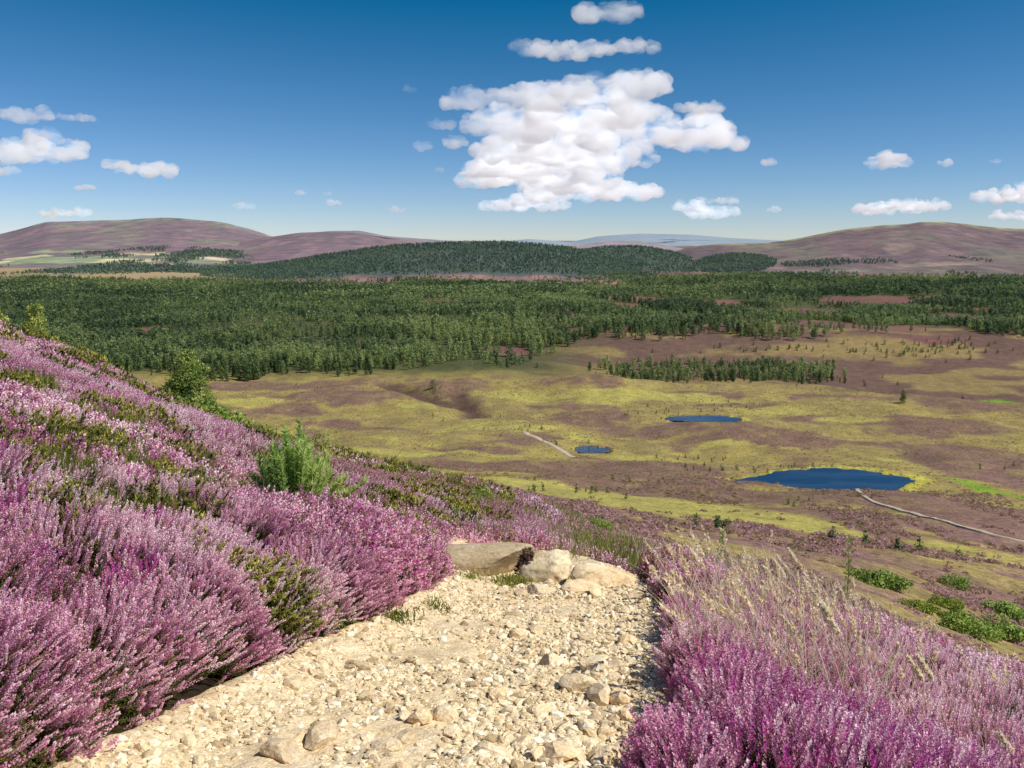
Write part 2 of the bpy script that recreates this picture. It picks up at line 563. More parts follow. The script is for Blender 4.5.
for (u, row, ru, rr, ph) in ((816, 482, 82, 13, 0.6), (704, 418.5, 34, 4.2, 2.0), (592, 449.5, 19, 4.0, 4.0)):
    cx, cy, cz = at(u, row)
    x1, y1, z1 = at(u, row - rr); x2, y2, z2 = at(u, row + rr)
    dep = cy * CP - cz * SP
    PONDS.append((cx, cy, ru / F * dep, (1.15 if ru > 50 else .85) * rr * cy / (F * float(row_to_D(row))), cz, ph))
PONDS = [(p[0], p[1], p[2], p[3], float(base_z(p[0], p[1])), p[5]) for p in PONDS]

# ------------------------------------------------------------------ cover map of the moor
PATCH = []


def patch(kind, u, row, ru, rr, ymin=110.0, ymax=720.0, s=1.0):
    cx, cy, cz = at(u, row, ymin, ymax)
    _, ya, _ = at(u, row - rr, ymin, ymax); _, yb, _ = at(u, row + rr, ymin, ymax)
    dep = cy * CP - cz * SP
    PATCH.append((kind, cx, 0.5 * (ya + yb), ru / F * dep, max(0.5 * (ya - yb), 2.5), s))


for a in ((340, 397, 75, 9), (300, 412, 40, 6), (350, 427, 60, 6), (262, 385, 60, 5), (520, 437, 55, 5), (470, 447, 55, 4), (590, 418, 55, 8),
          (660, 428, 90, 6), (775, 438, 130, 8), (835, 422, 70, 5), (940, 428, 90, 10), (965, 455, 80, 13), (905, 445, 60, 6), (995, 478, 60, 14),
          (935, 503, 75, 10), (640, 468, 110, 7), (560, 472, 80, 5), (690, 478, 70, 6), (880, 520, 70, 9), (590, 486, 40, 4), (640, 492, 60, 5),
          (850, 398, 90, 4), (740, 405, 60, 3), (460, 400, 26, 8), (990, 520, 60, 10), (700, 540, 90, 6), (780, 550, 60, 7), (330, 383, 60, 3),
          (960, 405, 50, 4), (480, 468, 60, 4), (700, 393, 50, 3), (560, 405, 40, 3)):
    patch('H', *a)
for a in ((640, 456, 42, 5), (577, 438, 22, 6), (540, 428, 34, 3), (560, 490, 90, 7), (680, 507, 110, 11), (790, 522, 60, 11), (955, 549, 72, 8),
          (850, 422, 45, 3.5), (420, 407, 28, 3), (620, 392, 130, 7), (470, 453, 80, 2.5), (400, 441, 55, 2.5), (735, 446, 100, 2.5), (300, 436, 60, 5),
          (380, 455, 70, 4), (250, 400, 50, 6), (700, 398, 70, 4), (500, 395, 60, 4), (480, 425, 60, 3), (900, 462, 14, 8), (780, 413, 60, 3), (420, 470, 60, 4)):
    patch('L', *a)
for a in ((1012, 404, 30, 7), (1018, 497, 22, 13)):
    patch('B', *a)


def cover(x, y, z):
    """linear base colour of the ground cover"""
    sh = x.shape
    t = x / np.maximum(y, 1.0)
    wx = x + 9 * (fbm(x / 30, y / 30, 31, 3) - 0.5) * np.clip(y / 200, 0.02, 1) * 2.2
    wy = y + 26 * (fbm(x / 34, y / 34, 37, 3) - 0.5) * np.clip(y / 200, 0.02, 1) * 2.2
    H = np.zeros(sh); L = np.zeros(sh); B = np.zeros(sh)
    for kind, cx, cy, rx, ry, s in PATCH:
        d = np.hypot((wx - cx) / rx, (wy - cy) / ry)
        w = s * (1 - sstep(0.62, 1.12, d))
        if kind == 'H': H = np.maximum(H, w)
        elif kind == 'L': L = np.maximum(L, w)
        else: B = np.maximum(B, w)
    big = fbm(x / 55, y / 90, 41, 4)
    mid = fbm(x / 9, y / 16, 43, 4)
    fine = fbm(x / 2.2, y / 4, 47, 3)
    # heather grows over most of the hillside; more on the right
    hill = 1 - sstep(170, 300, y)
    H = np.clip(H + 0.75 * sstep(0.54, 0.66, big) * (1 - L) + hill * (0.50 - 0.25 * sstep(.0, .2, t) + 0.5 * sstep(0.35, 0.62, mid)) * (1 - 0.8 * L), 0, 1)
    H = H * (1 - 0.9 * L)
    H = np.clip(H * 1.15 - 0.25 * sstep(0.5, 0.75, mid) * (1 - hill * 0.4), 0, 1)
    grass = np.stack([0.30 + 0.10 * big, 0.24 + 0.085 * big, 0.080 + 0.02 * mid], -1)
    olive = np.array([0.235, 0.175, 0.080])
    lime = np.array([0.44, 0.41, 0.075])
    heath = np.stack([0.155 + 0.06 * mid, 0.092 + 0.03 * mid, 0.080 + 0.02 * mid], -1)
    pink = np.array([0.285, 0.155, 0.155])
    k = sstep(0.35, 0.65, mid)[..., None]
    c = grass * (1 - 0.55 * k) + olive * 0.55 * k
    pk = np.clip(1 - sstep(45, 210, y) + 0.55 * sstep(0.33, 0.6, t) * (1 - sstep(300, 420, y)), 0, 1)[..., None]
    hc = heath * (1 - 0.75 * pk) + pink * 0.75 * pk
    Bm = np.clip(B * 1.2, 0, 1)[..., None]
    c = c * (1 - Bm) + np.array([0.17, 0.29, 0.025]) * Bm
    H = H * (1 - np.clip(B * 1.2, 0, 1)); L = L * (1 - np.clip(B * 1.2, 0, 1))
    for gx0, gy0, gx1, gy1, wd, dp in GULLY[:2]:
        ux, uy = gx1 - gx0, gy1 - gy0; q = np.clip(((x - gx0) * ux + (y - gy0) * uy) / (ux * ux + uy * uy), 0, 1)
        w = np.exp(-(np.hypot(x - gx0 - q * ux, (y - gy0 - q * uy) * .6) / (wd * 1.1)) ** 2); H = np.maximum(H, 1.3 * w); L = L * (1 - w)
        hc = hc * (1 - .45 * w[..., None])
    # bright sedge rims of the ponds
    for p in PONDS:
        d = pond_d(x, y, p)
        rim = 1.32 if p[2] > 20 else 1.3
        side = 0.3 + 0.7 * sstep(-0.3, 0.7, (x - p[0]) / p[2])
        w = (sstep(0.9, 1.0, d) * (1 - sstep(1.0 + (rim - 1) * 0.4 * side, 1.0 + (rim - 1) * side, d)))[..., None]
        c = c * (1 - w) + np.array([0.46, 0.425, 0.075]) * w
        H = H * (1 - w[..., 0]); L = L * (1 - w[..., 0])
        w = (1 - sstep(0.9, 1.0, d))[..., None]
        c = c * (1 - w) + np.array([0.03, 0.03, 0.02]) * w
    # wooded valley floor and the open heath strips in it
    fl = sstep(640, 720, y)
    rt = sstep(-0.02, 0.14, t)
    floor = np.array([0.075, 0.085, 0.036]) + 0.05 * (big[..., None] - 0.4) * np.array([1.2, 1.0, 0.4])
    gb = sstep(.46, .60, fbm(x / 70, y / 34, 45, 4))
    bank = np.stack([0.125 + 0.05 * big + .11 * gb, 0.078 + 0.03 * big + .10 * gb, 0.062 + 0.02 * big + .010 * gb], -1)
    op = rt * (1 - sstep(960, 1080, y)) * sstep(520, 600, y)
    cv = floor * (1 - op[..., None]) + bank * op[..., None]
    q = (fl * (1 - op) + op * sstep(0.1, 0.9, sstep(600 - 80 * sstep(.2, .6, t), 690 - 80 * sstep(.2, .6, t), y)))[..., None]
    c = c * (1 - q) + cv * q
    H = H * (1 - q[..., 0]); L = L * (1 - q[..., 0])
    c = c * (1 - Bm) + np.array([0.20, 0.34, 0.03]) * Bm
    o2 = forest_open(x, y)[..., None]
    oc = np.stack([0.19 + 0.08 * (big - .5), 0.098 + 0.07 * (big - .5), 0.080 + 0 * big], -1)
    oc2 = np.array([0.34, 0.27, 0.12])
    tan = sstep(0.1, -0.2, t)[..., None] * sstep(2300, 2600, y)[..., None]
    oc = oc * (1 - tan) + oc2 * tan
    c = c * (1 - o2 * fl[..., None]) + oc * o2 * fl[..., None]
    # far plain
    fp = sstep(2450, 2700, y)[..., None]
    nf = fbm(x / 420, y / 800, 53, 3)[..., None]
    plainL = np.array([0.33, 0.25, 0.14]) * (0.8 + 0.5 * nf)
    plainR = np.array([0.21, 0.125, 0.105]) * (0.75 + 0.6 * nf)
    s = sstep(-0.30, -0.12, t)[..., None]
    c = c * (1 - fp) + (plainL * (1 - s) + plainR * s) * fp
    # peaty soil and moss beneath the near heather
    nr = (1 - sstep(22, 45, y))[..., None]
    mo = sstep(0.45, 0.7, fbm(x / 1.3, y / 1.3, 61, 3))[..., None]
    soil = np.array([0.032, 0.022, 0.013]) * (1 - mo) + np.array([0.055, 0.046, 0.014]) * mo
    c = c * (1 - nr) + soil * nr
    H = H * (1 - nr[..., 0]); L = L * (1 - nr[..., 0])
    H = H - (fl + nr[..., 0]); L = L - (fl + nr[..., 0]) * 2
    for p in PONDS:
        w = 1 - sstep(1.15, 1.3, pond_d(x, y, p)); H = H - 2 * w; L = L - 2 * w
    return np.clip(c, 0.004, 0.9), np.clip(hc, .004, .9), H, L


OPEN = [  # openings in the wood: picture column, row, half width, half height
    (105, 334, 34, 5.5), (720, 304, 26, 5), (868, 303, 54, 7), (905, 299, 44, 4), (620, 306, 26, 4), (440, 300, 18, 1.8),
    (985, 322, 46, 5.5), (770, 328, 60, 4.5), (880, 328, 64, 5.5), (690, 318, 18, 2), (940, 342, 60, 3), (640, 299, 46, 3.5), (800, 313, 60, 4.5), (560, 333, 36, 3), (960, 310, 40, 2.5), (505, 350, 26, 3), (590, 284, 50, 1.3), (700, 288, 40, 1.2), (560, 315, 20, 1.5)]
OPENW = []
for (u, row, ru, rr) in OPEN:
    cx, cy, cz = at(u, row, 640, 3000)
    _, ya, _ = at(u, row - rr, 640, 3600); _, yb, _ = at(u, row + rr, 640, 3000)
    OPENW.append((cx, 0.5 * (ya + yb), ru / F * cy, max(0.5 * (ya - yb), 12)))


def forest_open(x, y):
    w = np.zeros(np.asarray(x).shape)
    wx = x + 30 * (fbm(x / 60, y / 60, 71, 2) - 0.5); wy = y + 60 * (fbm(x / 80, y / 80, 73, 2) - 0.5)
    for cx, cy, rx, ry in OPENW:
        w = np.maximum(w, 1 - sstep(0.75, 1.1, np.hypot((wx - cx) / rx, (wy - cy) / ry)))
    return w


# near heather canopy: height of the plants above the soil
def path_sd(x, y):
    """distance (m) outside the path edges; negative on the path"""
    xl, xr = path_edges(y)
    wob = 0.16 * (fbm(x * 0 + 3.0, y / 0.55, 81, 2) - 0.5)
    d = np.maximum(xl + wob - x, x - xr + wob)
    end = np.maximum(d, (y - 11.5))          # the path bends away below the rock step
    return np.where(y > 10.8, np.maximum(d, end), d)


def worley(x, y, s):
    x = np.asarray(x, float); y = np.asarray(y, float)
    ix = np.floor(x); iy = np.floor(y)
    best = np.full(np.broadcast(x, y).shape, 9.0)
    for dx in (-1, 0, 1):
        for dy in (-1, 0, 1):
            px = ix + dx + .15 + .7 * _h2(ix + dx, iy + dy, s); py = iy + dy + .15 + .7 * _h2(ix + dx, iy + dy, s + 1)
            best = np.minimum(best, np.hypot(px - x, py - y))
    return best


def mounds(x, y):
    c = .78
    return np.sqrt(np.clip(1 - (worley(x / c, y / c, 301) / .80) ** 2, 0, 1))


def gap_core(x, y):
    w = np.zeros(np.broadcast(x, y).shape)
    for cx, cy, rx, ry in GAPS:
        w = np.maximum(w, 1 - sstep(0.5, 1.1, np.hypot((x - cx) / rx, (y - cy) / ry)))
    return w


GAPS = []
YPX = (-2.50, 10.0)      # the young pine on the bank


def canopy(x, y):
    d = path_sd(x, y)
    left = x < 0
    # front bushes of the left bank bulge out in separate mounds along the path
    lump = fbm(x / 0.75, y / 0.75, 83, 3)
    big = fbm(x / 2.6, y / 2.6, 85, 2)
    h0 = np.where(left, 0.14, 0.14) + 0.36 * mounds(x, y) + 0.16 * (lump - 0.5) + 0.24 * (big - 0.5)
    gap = 0.16 * (fbm(x / 0.4 + 9, y / 0.4, 87, 2) - 0.35)
    e = np.clip((d - gap * np.where(left, 1.2, 1.0)) / 0.42, 0, 1)
    rnd = np.sqrt(np.clip(1 - (1 - e) ** 2, 0, 1))
    h = h0 * rnd
    h = h * (1 - .12 * gap_core(x, y))
    h = h * (1 - .92 * np.exp(-((x - YPX[0]) / .62) ** 2 - ((y - YPX[1] + .55) / .95) ** 2))
    # lower growth beyond the rock step, none on the rocks
    step = sstep(9.0, 9.6, y) * (1 - sstep(0.0, 0.7, d)) if False else 0
    h = h * (1 - 0.55 * sstep(9.6, 10.4, y) * (1 - sstep(-1.8, -1.1, -np.abs(x))))
    low = sstep(9.3, 10.5, y) * (1 - sstep(18, 26, y)) * sstep(-2.2, -1.0, x) * (1 - sstep(1.6, 3.0, x))
    h = h * (1 - 0.6 * low)
    h = np.where((y > 9.0) & (y < 10.7) & (x > -1.0) & (x < 1.75), 0.0, h)
    h = h + .16 * sstep(1.6, 2.2, x) * (1 - sstep(2.4, 3.0, x)) * 0
    return np.clip(h, 0, 1)


def ground_z(x, y):
    """the soil, hummocked up under the near heather and cut down under the path sheet"""
    z = hgt(x, y)
    d = path_sd(x, y)
    near = 1 - sstep(22, 40, y)
    near = near * sstep(-6, -2, y)
    hum = np.clip(canopy(x, np.maximum(y, 2.0)) - 0.20, 0, 1) * sstep(0.16, 0.6, d)
    z = z + near * hum * 0.8
    z = z - 0.09 * (1 - sstep(-0.02, 0.12, d)) * (y < 14)
    return z


# ------------------------------------------------------------------ ground sheet
def build_ground():
    TT, YY = np.meshgrid(gt, gy)
    X = TT * (YY + Y0)
    Z = ground_z(X, YY)
    C, HC, HM, LM = cover(X, YY, Z)
    det = 1 - sstep(60, 160, YY)
    me = mesh_grid('ground', X, YY, Z, M_GROUND, C, attrs={'detail': det, 'hm': HM, 'lm': LM}, colors2=HC)
    return tag(link('ground', me), kind='structure')


# ------------------------------------------------------------------ path
def path_h(x, y):
    z = -1.35 - 0.25 * y
    w = sstep(9.4, 10.4, y)
    z = z * (1 - w) + (hgt(x, y) + 0.02) * w
    d = path_sd(x, y)
    z = z + 0.09 * (fbm(x / 0.5, y / 0.5, 91, 4) - 0.5) + 0.028 * (fbm(x / 0.09, y / 0.09, 93, 2) - 0.5)
    z = z + 0.07 * sstep(-0.45, 0.0, d) * (x < 0) + 0.02 * sstep(-0.4, 0, d)
    return z


def build_path():
    ys = np.linspace(2.0, 11.9, 440)
    s = np.linspace(-0.18, 1.18, 150)
    S, YY = np.meshgrid(s, ys)
    xl, xr = path_edges(YY)
    X = xl + S * (xr - xl)
    Z = path_h(X, YY)
    edge = sstep(1.02, 1.16, S) + sstep(-0.02, -0.16, S)
    Z = Z - 0.13 * edge
    me = mesh_grid('path', X, YY, Z, M_PATH)
    return tag(link('path', me), kind='structure')


# ------------------------------------------------------------------ triangle templates
def rand_unit(n):
    v = rng.normal(size=(n, 3))
    return v / np.linalg.norm(v, axis=1, keepdims=True)


def frames(d, roll=None):
    """rotation matrices whose z axis is d"""
    d = d / np.linalg.norm(d, axis=1, keepdims=True)
    n = len(d)
    a = np.where(np.abs(d[:, 2:3]) > 0.95, np.array([[1.0, 0, 0]]), np.array([[0, 0, 1.0]]))
    x = np.cross(a, d); x /= np.linalg.norm(x, axis=1, keepdims=True)
    y = np.cross(d, x)
    r = rng.uniform(0, 2 * np.pi, n) if roll is None else roll
    c, s = np.cos(r)[:, None], np.sin(r)[:, None]
    return np.stack([x * c + y * s, -x * s + y * c, d], -1)


def bake(templates, idx, pos, rot, scale, tint):
    """templates: list of (V (m,3,3), mat (m), dt (m)); scale (n,) or (n,3)"""
    outV, outM, outT = [], [], []
    if scale.ndim == 1: scale = np.repeat(scale[:, None], 3, 1)
    for k, (V, m, dt) in enumerate(templates):
        s = np.nonzero(idx == k)[0]
        if not len(s): continue
        P = V.reshape(-1, 3)
        Q = P[None] * scale[s][:, None, :]
        Q = np.einsum('nij,nkj->nki', rot[s], Q) + pos[s][:, None, :]
        outV.append(Q.reshape(-1, 3, 3))
        outM.append(np.tile(m, len(s)))
        outT.append(np.clip(tint[s][:, None] + dt[None, :], 0, 1).reshape(-1))
    if not outV:
        return np.zeros((0, 3, 3)), np.zeros(0, int), np.zeros(0)
    return np.concatenate(outV), np.concatenate(outM), np.concatenate(outT)


def blade(p, d, w, side):
    """one thin triangle from p along d"""
    return np.array([p - side * w, p + side * w, p + d])


def sprig(nf, size, ns, nl, L=0.30, f0=0.42, rad=0.006):
    """a flowering heather shoot: woody stem, small green leaves low down, bells up the top half"""
    V, M, T = [], [], []
    bend = rng.normal(0, 0.03, 2)

    def axis(q):
        return np.array([bend[0] * q * q, bend[1] * q * q, q * L])
    w = 0.0016 * (2.2 if ns < 2 else 1)
    for a in np.linspace(0, np.pi, ns, endpoint=False):
        sd = np.array([math.cos(a), math.sin(a), 0])
        V.append(np.array([axis(0) - sd * w, axis(0) + sd * w, axis(0.95)])); M.append(1); T.append(rng.uniform(-.1, .3))
    for q in rng.uniform(0.02, f0 + 0.12, nl):
        a = rng.uniform(0, 2 * np.pi)
        d = np.array([math.cos(a), math.sin(a), rng.uniform(0.3, 1.4)]); d *= rng.uniform(0.02, 0.045) / np.linalg.norm(d)
        sd = np.cross(d, [0, 0, 1]); sd /= np.linalg.norm(sd)
        V.append(blade(axis(q), d * (1.5 if nl == 40 else 1), 0.0035 * (1.6 if nl < 8 else 2.6 if nl == 40 else 1), sd)); M.append(1); T.append(rng.uniform(-.2, .25))
    for i in range(nf):
        q = f0 + (1 - f0) * (i + rng.uniform(0, 1)) / nf
        a = i * 2.399 + rng.uniform(-.4, .4)
        r = rad * (1.15 - 0.75 * ((q - f0) / (1 - f0)) ** 1.6)
        o = np.array([math.cos(a), math.sin(a), 0.0])
        c = axis(q) + o * r
        up = np.array([o[0] * 0.5, o[1] * 0.5, 0.9]) * size * rng.uniform(.8, 1.25)
        sd = np.array([-o[1], o[0], 0]) * size * 0.55
        V.append(np.array([c - sd, c + sd, c + up])); M.append(0); T.append(rng.normal(0, 0.07) + .11 - .16 * (q - f0) / (1 - f0))
    return np.array(V), np.array(M), np.array(T)


def dir_lean(x, y, d):
    """growth direction: canopy normal + upright + wind lean"""
    e = 0.05
    h = canopy(x, y) + base_z(x, y)
    gx = (canopy(x + e, y) + base_z(x + e, y) - h) / e
    gy_ = (canopy(x, y + e) + base_z(x, y + e) - h) / e
    gx = np.clip(gx, -1.6, 1.6); gy_ = np.clip(gy_, -1.6, 1.6)
    v = np.stack([-0.55 * gx, -0.55 * gy_, np.ones_like(gx)], -1)
    v[:, 0] += np.where(x < 0, 0.24, 0.02)
    v += rng.normal(0, 0.12, v.shape)
    return v, np.sqrt(1 + gx * gx + gy_ * gy_)


def at_top(u, row, h=.30):
    """forward distance at which the ray first meets the heather canopy"""
    ys = np.exp(np.linspace(math.log(3.0), math.log(45), 500))
    D = float(row_to_D(row)); xs = float(u_to_t(u, D)) * ys
    ok = np.nonzero(base_z(xs, ys) + h >= -D * ys)[0]
    return float(ys[ok[0]]) if len(ok) else 30.0


# moss and bilberry gaps in the heather: picture column, row, half widths
for (u, row, ru, rr, ym) in ((165, 528, 62, 15, 14), (45, 446, 40, 12, 30), (30, 470, 50, 12, 20), (105, 520, 20, 9, 20), (70, 490, 30, 8, 20), (200, 500, 26, 7, 20), (330, 500, 30, 7, 20), (105, 462, 30, 10, 30), (140, 480, 26, 9, 25), (190, 465, 12, 8, 25), (75, 405, 16, 8, 30),
                             (125, 418, 14, 8, 30), (30, 375, 14, 7, 35), (250, 500, 20, 6, 16)):
    y1 = at_top(u, row + rr); y2 = at_top(u, row - rr); cy = .5 * (y1 + y2)
    cx = float(u_to_t(u, row_to_D(row))) * cy
    GAPS.append((cx, cy, max(ru / F * cy, 0.2), 1.05 * max(.5 * abs(y2 - y1), 0.35)))


def gap_mask(x, y):
    w = np.zeros(np.shape(x))
    wx = x + 0.5 * (fbm(x / .5, y / .5, 101, 2) - .5); wy = y + 0.9 * (fbm(x / .6, y / .6, 103, 2) - .5)
    for cx, cy, rx, ry in GAPS:
        w = np.maximum(w, 1 - sstep(0.6, 1.15, np.hypot((wx - cx) / rx, (wy - cy) / ry)))
    g = fbm(x / 0.9, y / 0.9, 105, 3)
    return np.maximum(w, 0.8 * sstep(0.615, 0.70, g) * np.where(x < 0, 1.0, .5) * (.25 + .75 * sstep(3.8, 5.2, y)))


def flower_tint(x, y, n):
    z1 = fbm(x / 1.4, y / 1.4, 111, 3); z2 = fbm(x / 0.35, y / 0.35, 113, 2)
    cell = _h2(np.floor(x / .9 + .6 * z2), np.floor(y / .9 + .6 * z1), 117)
    t = 0.285 + 0.7 * (z1 - 0.5) + 0.5 * (z2 - 0.5) + .26 * (cell - .5) + rng.normal(0, 0.12, n)
    t = np.clip(t, 0.0, 0.62)
    mag = (fbm(x / 0.30 + 4, y / 0.30, 115, 2) > 0.735) & ~((x > 0) & (y > 5.5)) & (rng.random(n) < 0.8)
    t = np.where(mag, rng.uniform(0.72, 0.85, n), t)
    brown = rng.random(n) < np.where(x > 0, 0.46 * sstep(3.6, 4.8, y), 0.16 + .75 * sstep(9.5, 17, y) * sstep(-8, -3, x)) * (0.5 + 1.2 * sstep(.4, .7, z1))
    return np.where(brown, rng.uniform(0.9, 1.0, n), t)


def sample_region(x0, x1, y0, y1, dens):
    n = int((x1 - x0) * (y1 - y0) * dens)
    return rng.uniform(x0, x1, n), rng.uniform(y0, y1, n)


def in_view(x, y, z, mu=90, mb=130):
    u, v = proj(x, y, z)
    return (u > -mu) & (u < 1024 + mu) & (v < 768 + mb)


# bushes that stand out along the path edges (their plants form things of their own)
BUSHES = []


def def_bush(u, row, rx, ry, label):
    x, y, z = at(u, row, 2.6, 12.5)
    BUSHES.append((x, y, rx, ry, label))


def_bush(110, 735, 0.62, 0.55, 'big dense lilac heather bush at the lower left corner, overhanging the path')
def_bush(245, 672, 0.42, 0.50, 'rounded lilac heather bush with dark green underside, second along the left path edge')
def_bush(330, 632, 0.36, 0.50, 'pale lilac heather bush bulging over the stones at mid left path edge')
def_bush(412, 606, 0.34, 0.60, 'heather bush with magenta bells and reddish leaves ending the left path edge')
def_bush(527, 584, 0.16, 0.16, 'tiny dark heather tuft growing in the crack left of the rounded boulder')
def_bush(672, 598, 0.46, 0.80, 'dark twiggy brown heather bush beside the rock step, right of the path')
def_bush(700, 668, 0.42, 0.62, 'pale straggly heather bush casting shadow on the right path edge')
def_bush(775, 800, 1.15, 1.05, 'bright magenta heather bush at the lower right edge of the path')


def bush_of(x, y):
    b = np.full(len(x), -1)
    best = np.full(len(x), 1.0)
    for i, (cx, cy, rx, ry, _l) in enumerate(BUSHES):
        d = np.hypot((x - cx) / rx, (y - cy) / ry) + 0.25 * (fbm(x / .25, y / .25, 121, 2) - .5)
        s = d < best
        b[s] = i; best = np.where(s, d, best)
    return b


def build_heather():
    T_near = [sprig(40, 0.0120, 2, 14, L=rng.uniform(.24, .34), f0=rng.uniform(.36, .58), rad=.0062) for _ in range(14)]
    T_leaf = [sprig(0, 0.0125, 2, 26, L=rng.uniform(.16, .26), f0=.80) for _ in range(8)]
    T_mid = [sprig(15, 0.026, 1, 5, L=rng.uniform(.22, .30), f0=.38, rad=0.012) for _ in range(12)]

    def far_clump():
        V, M, T = [], [], []
        for i in range(9):
            c = np.array([rng.normal(0, .06), rng.normal(0, .06), rng.uniform(.10, .24)])
            d = rand_unit(1)[0]; d[2] = abs(d[2]) + .5; d *= .075 / np.linalg.norm(d)
            sd = np.cross(d, rand_unit(1)[0]); sd *= .026 / np.linalg.norm(sd)
            V.append(blade(c, d, 1.0, sd)); M.append(0); T.append(rng.normal(0, .12))
        for i in range(4):
            c = np.array([rng.normal(0, .06), rng.normal(0, .06), 0.0])
            d = np.array([rng.normal(0, .05), rng.normal(0, .05), .18])
            V.append(blade(c, d, 1.0, np.array([.02, .01, 0]))); M.append(1); T.append(rng.uniform(-.2, .2))
        return np.array(V), np.array(M), np.array(T)
    T_far = [far_clump() for _ in range(10)]

    soups = {}

    def add(key, V, M, T):
        soups.setdefault(key, []).append((V, M, T))

    def place(x, y, templates, zone):
        h = canopy(x, y)
        d = path_sd(x, y)
        keep = (h > (0.0 if zone == 'leaf' else 0.05)) & (d > 0.0)
        x, y, h, d = x[keep], y[keep], h[keep], d[keep]
        g = gap_mask(x, y)
        dirs, area = dir_lean(x, y, d)
        keep = rng.random(len(x)) < np.clip(area / 1.9, 0, 1) * (.10 + .90 * sstep(.12, .70, mounds(x, y))) * (.25 + .75 * sstep(.36, .54, fbm(x / .16, y / .16, 137, 2)))
        x, y, h, g, dirs = x[keep], y[keep], h[keep], g[keep], dirs[keep]
        z = base_z(x, y)
        keep = in_view(x, y, z + h)
        x, y, z, h, g, dirs = x[keep], y[keep], z[keep], h[keep], g[keep], dirs[keep]
        n = len(x)
        dirs /= np.linalg.norm(dirs, axis=1, keepdims=True)
        sc_ = rng.uniform(0.78, 1.18, n) * (np.clip(.30 + y / 13, .52, 2.2) if zone == 'moss' else .84 if zone == 'mid' else .66 if zone == 'mid2' else .8 if zone == 'far' else .86)
        tall = 0.26 * sc_ * (.85 if zone == 'moss' else 1)
        top = np.stack([x, y, z + h + rng.normal(0.02, 0.035, n)], -1)
        # plants reach down inside the bush too
        low = rng.random(n) < 0.22
        if zone == 'leaf': low[:] = True
        top[:, 2] -= np.where(low, rng.uniform(0, 0.5, n) * h, 0)
        root = top - dirs * tall[:, None]
        tint = flower_tint(x, y, n)
        # low growth in the gaps: flowers missing, mossy leaves
        idx = rng.integers(0, len(templates), n)
        b = bush_of(x, y) if zone != 'far' else np.full(n, -1)
        tint = np.where(b == 5, np.where(rng.random(n) < .92, rng.uniform(.93, 1, n), tint), tint)
        tint = np.where((b == 3) & (rng.random(n) < .18), rng.uniform(.84, .88, n), tint)
        tint = np.where((b == 7) & (rng.random(n) < .62), rng.uniform(.44, .76, n), tint)
        rot = frames(dirs)
        V, M, T = [], [], []
        for k in np.unique(b):
            s = np.nonzero(b == k)[0]
            v, m, t = bake(templates, idx[s], root[s], rot[s], sc_[s], tint[s])
            per = np.array([len(templates[i][0]) for i in idx[s]])
            # bake orders by template: rebuild the gap value in the same order
            order = np.concatenate([s[idx[s] == q] for q in range(len(templates))])
            cnt = np.concatenate([np.full((idx[s] == q).sum(), len(templates[q][0])) for q in range(len(templates))])
            gg = np.repeat(g[order], cnt)
            zz = np.repeat(rng.random(len(order)), cnt)
            shoot = m == 1
            gn = np.repeat(fbm(x[order] / .6, y[order] / .6, 131, 2), cnt)
            t = np.where(shoot, np.clip(0.18 + 0.5 * (gn - .4) + 0.35 * zz + rng.normal(0, .06, len(t)) + 0.36 * gg, 0, 1), t)
            drop = (~shoot) & (zz < gg * 0.70)
            v, m, t = v[~drop], m[~drop], t[~drop]
            add(int(k), v, m, t)

    # near plants, by distance band
    x, y = sample_region(-5.5, 5.5, 2.3, 7.0, 2900); place(x, y, T_near, 'near')
    x, y = sample_region(-8.5, 6.5, 7.0, 12.5, 1650); place(x, y, T_mid, 'mid')
    x, y = sample_region(-13, 5, 12.5, 20, 900); place(x, y, T_mid, 'mid2')
    x, y = sample_region(-26, 9, 20, 42, 190); place(x, y, T_far, 'far')
    # leafy, flowerless shoots low on the path side and between the cushions
    x, y = sample_region(-5.5, 5.5, 2.3, 9.5, 2400)
    d = path_sd(x, y); m = mounds(x, y)
    k = (d > .02) & (rng.random(len(x)) < np.maximum(.9 * (1 - sstep(.10, .34, d)), .6 * (1 - sstep(.2, .6, m))))
    x, y, d = x[k], y[k], d[k]
    place(x, y, T_leaf, 'leaf')
    T_moss = [sprig(0, 0.0125, 2, 40, L=rng.uniform(.18, .28), f0=.92) for _ in range(8)]
    x, y = sample_region(-14, 0, 3.0, 30, 1300)
    g = gap_mask(x, y)
    k = rng.random(len(x)) < sstep(.25, .6, g) * np.clip(7 / y, .2, 1)
    place(x[k], y[k], T_moss, 'moss')

    def joined(k):
        L = soups.get(k, [])
        return [np.concatenate([a[i] for a in L]) for i in range(3)]
    V, M, T = joined(-1)
    o = link('heather', mesh_tris('heather', V, [M_FLOWER, M_SHOOT], M, T))
    tag(o, 'sheet of lilac and pink heather covering the slopes on both sides of the stony path', 'heather', kind='stuff')
    print('heather tris', len(V))
    for i, (cx, cy, rx, ry, lab) in enumerate(BUSHES):
        if i not in soups: continue
        V, M, T = joined(i)
        c = np.array([cx, cy, float(base_z(np.array([cx]), np.array([cy]))[0])])
        root = empty('heather_bush', tuple(c))
        tag(root, lab, 'heather bush', 'heather bushes along the path')
        f = M == 0
        link('flowers', mesh_tris('heather_flowers', V[f] - c, M_FLOWER, None, T[f]), root)
        link('foliage', mesh_tris('heather_foliage', V[~f] - c, M_SHOOT, None, T[~f]), root)
        print('bush', i, len(V), [round(q, 2) for q in c])


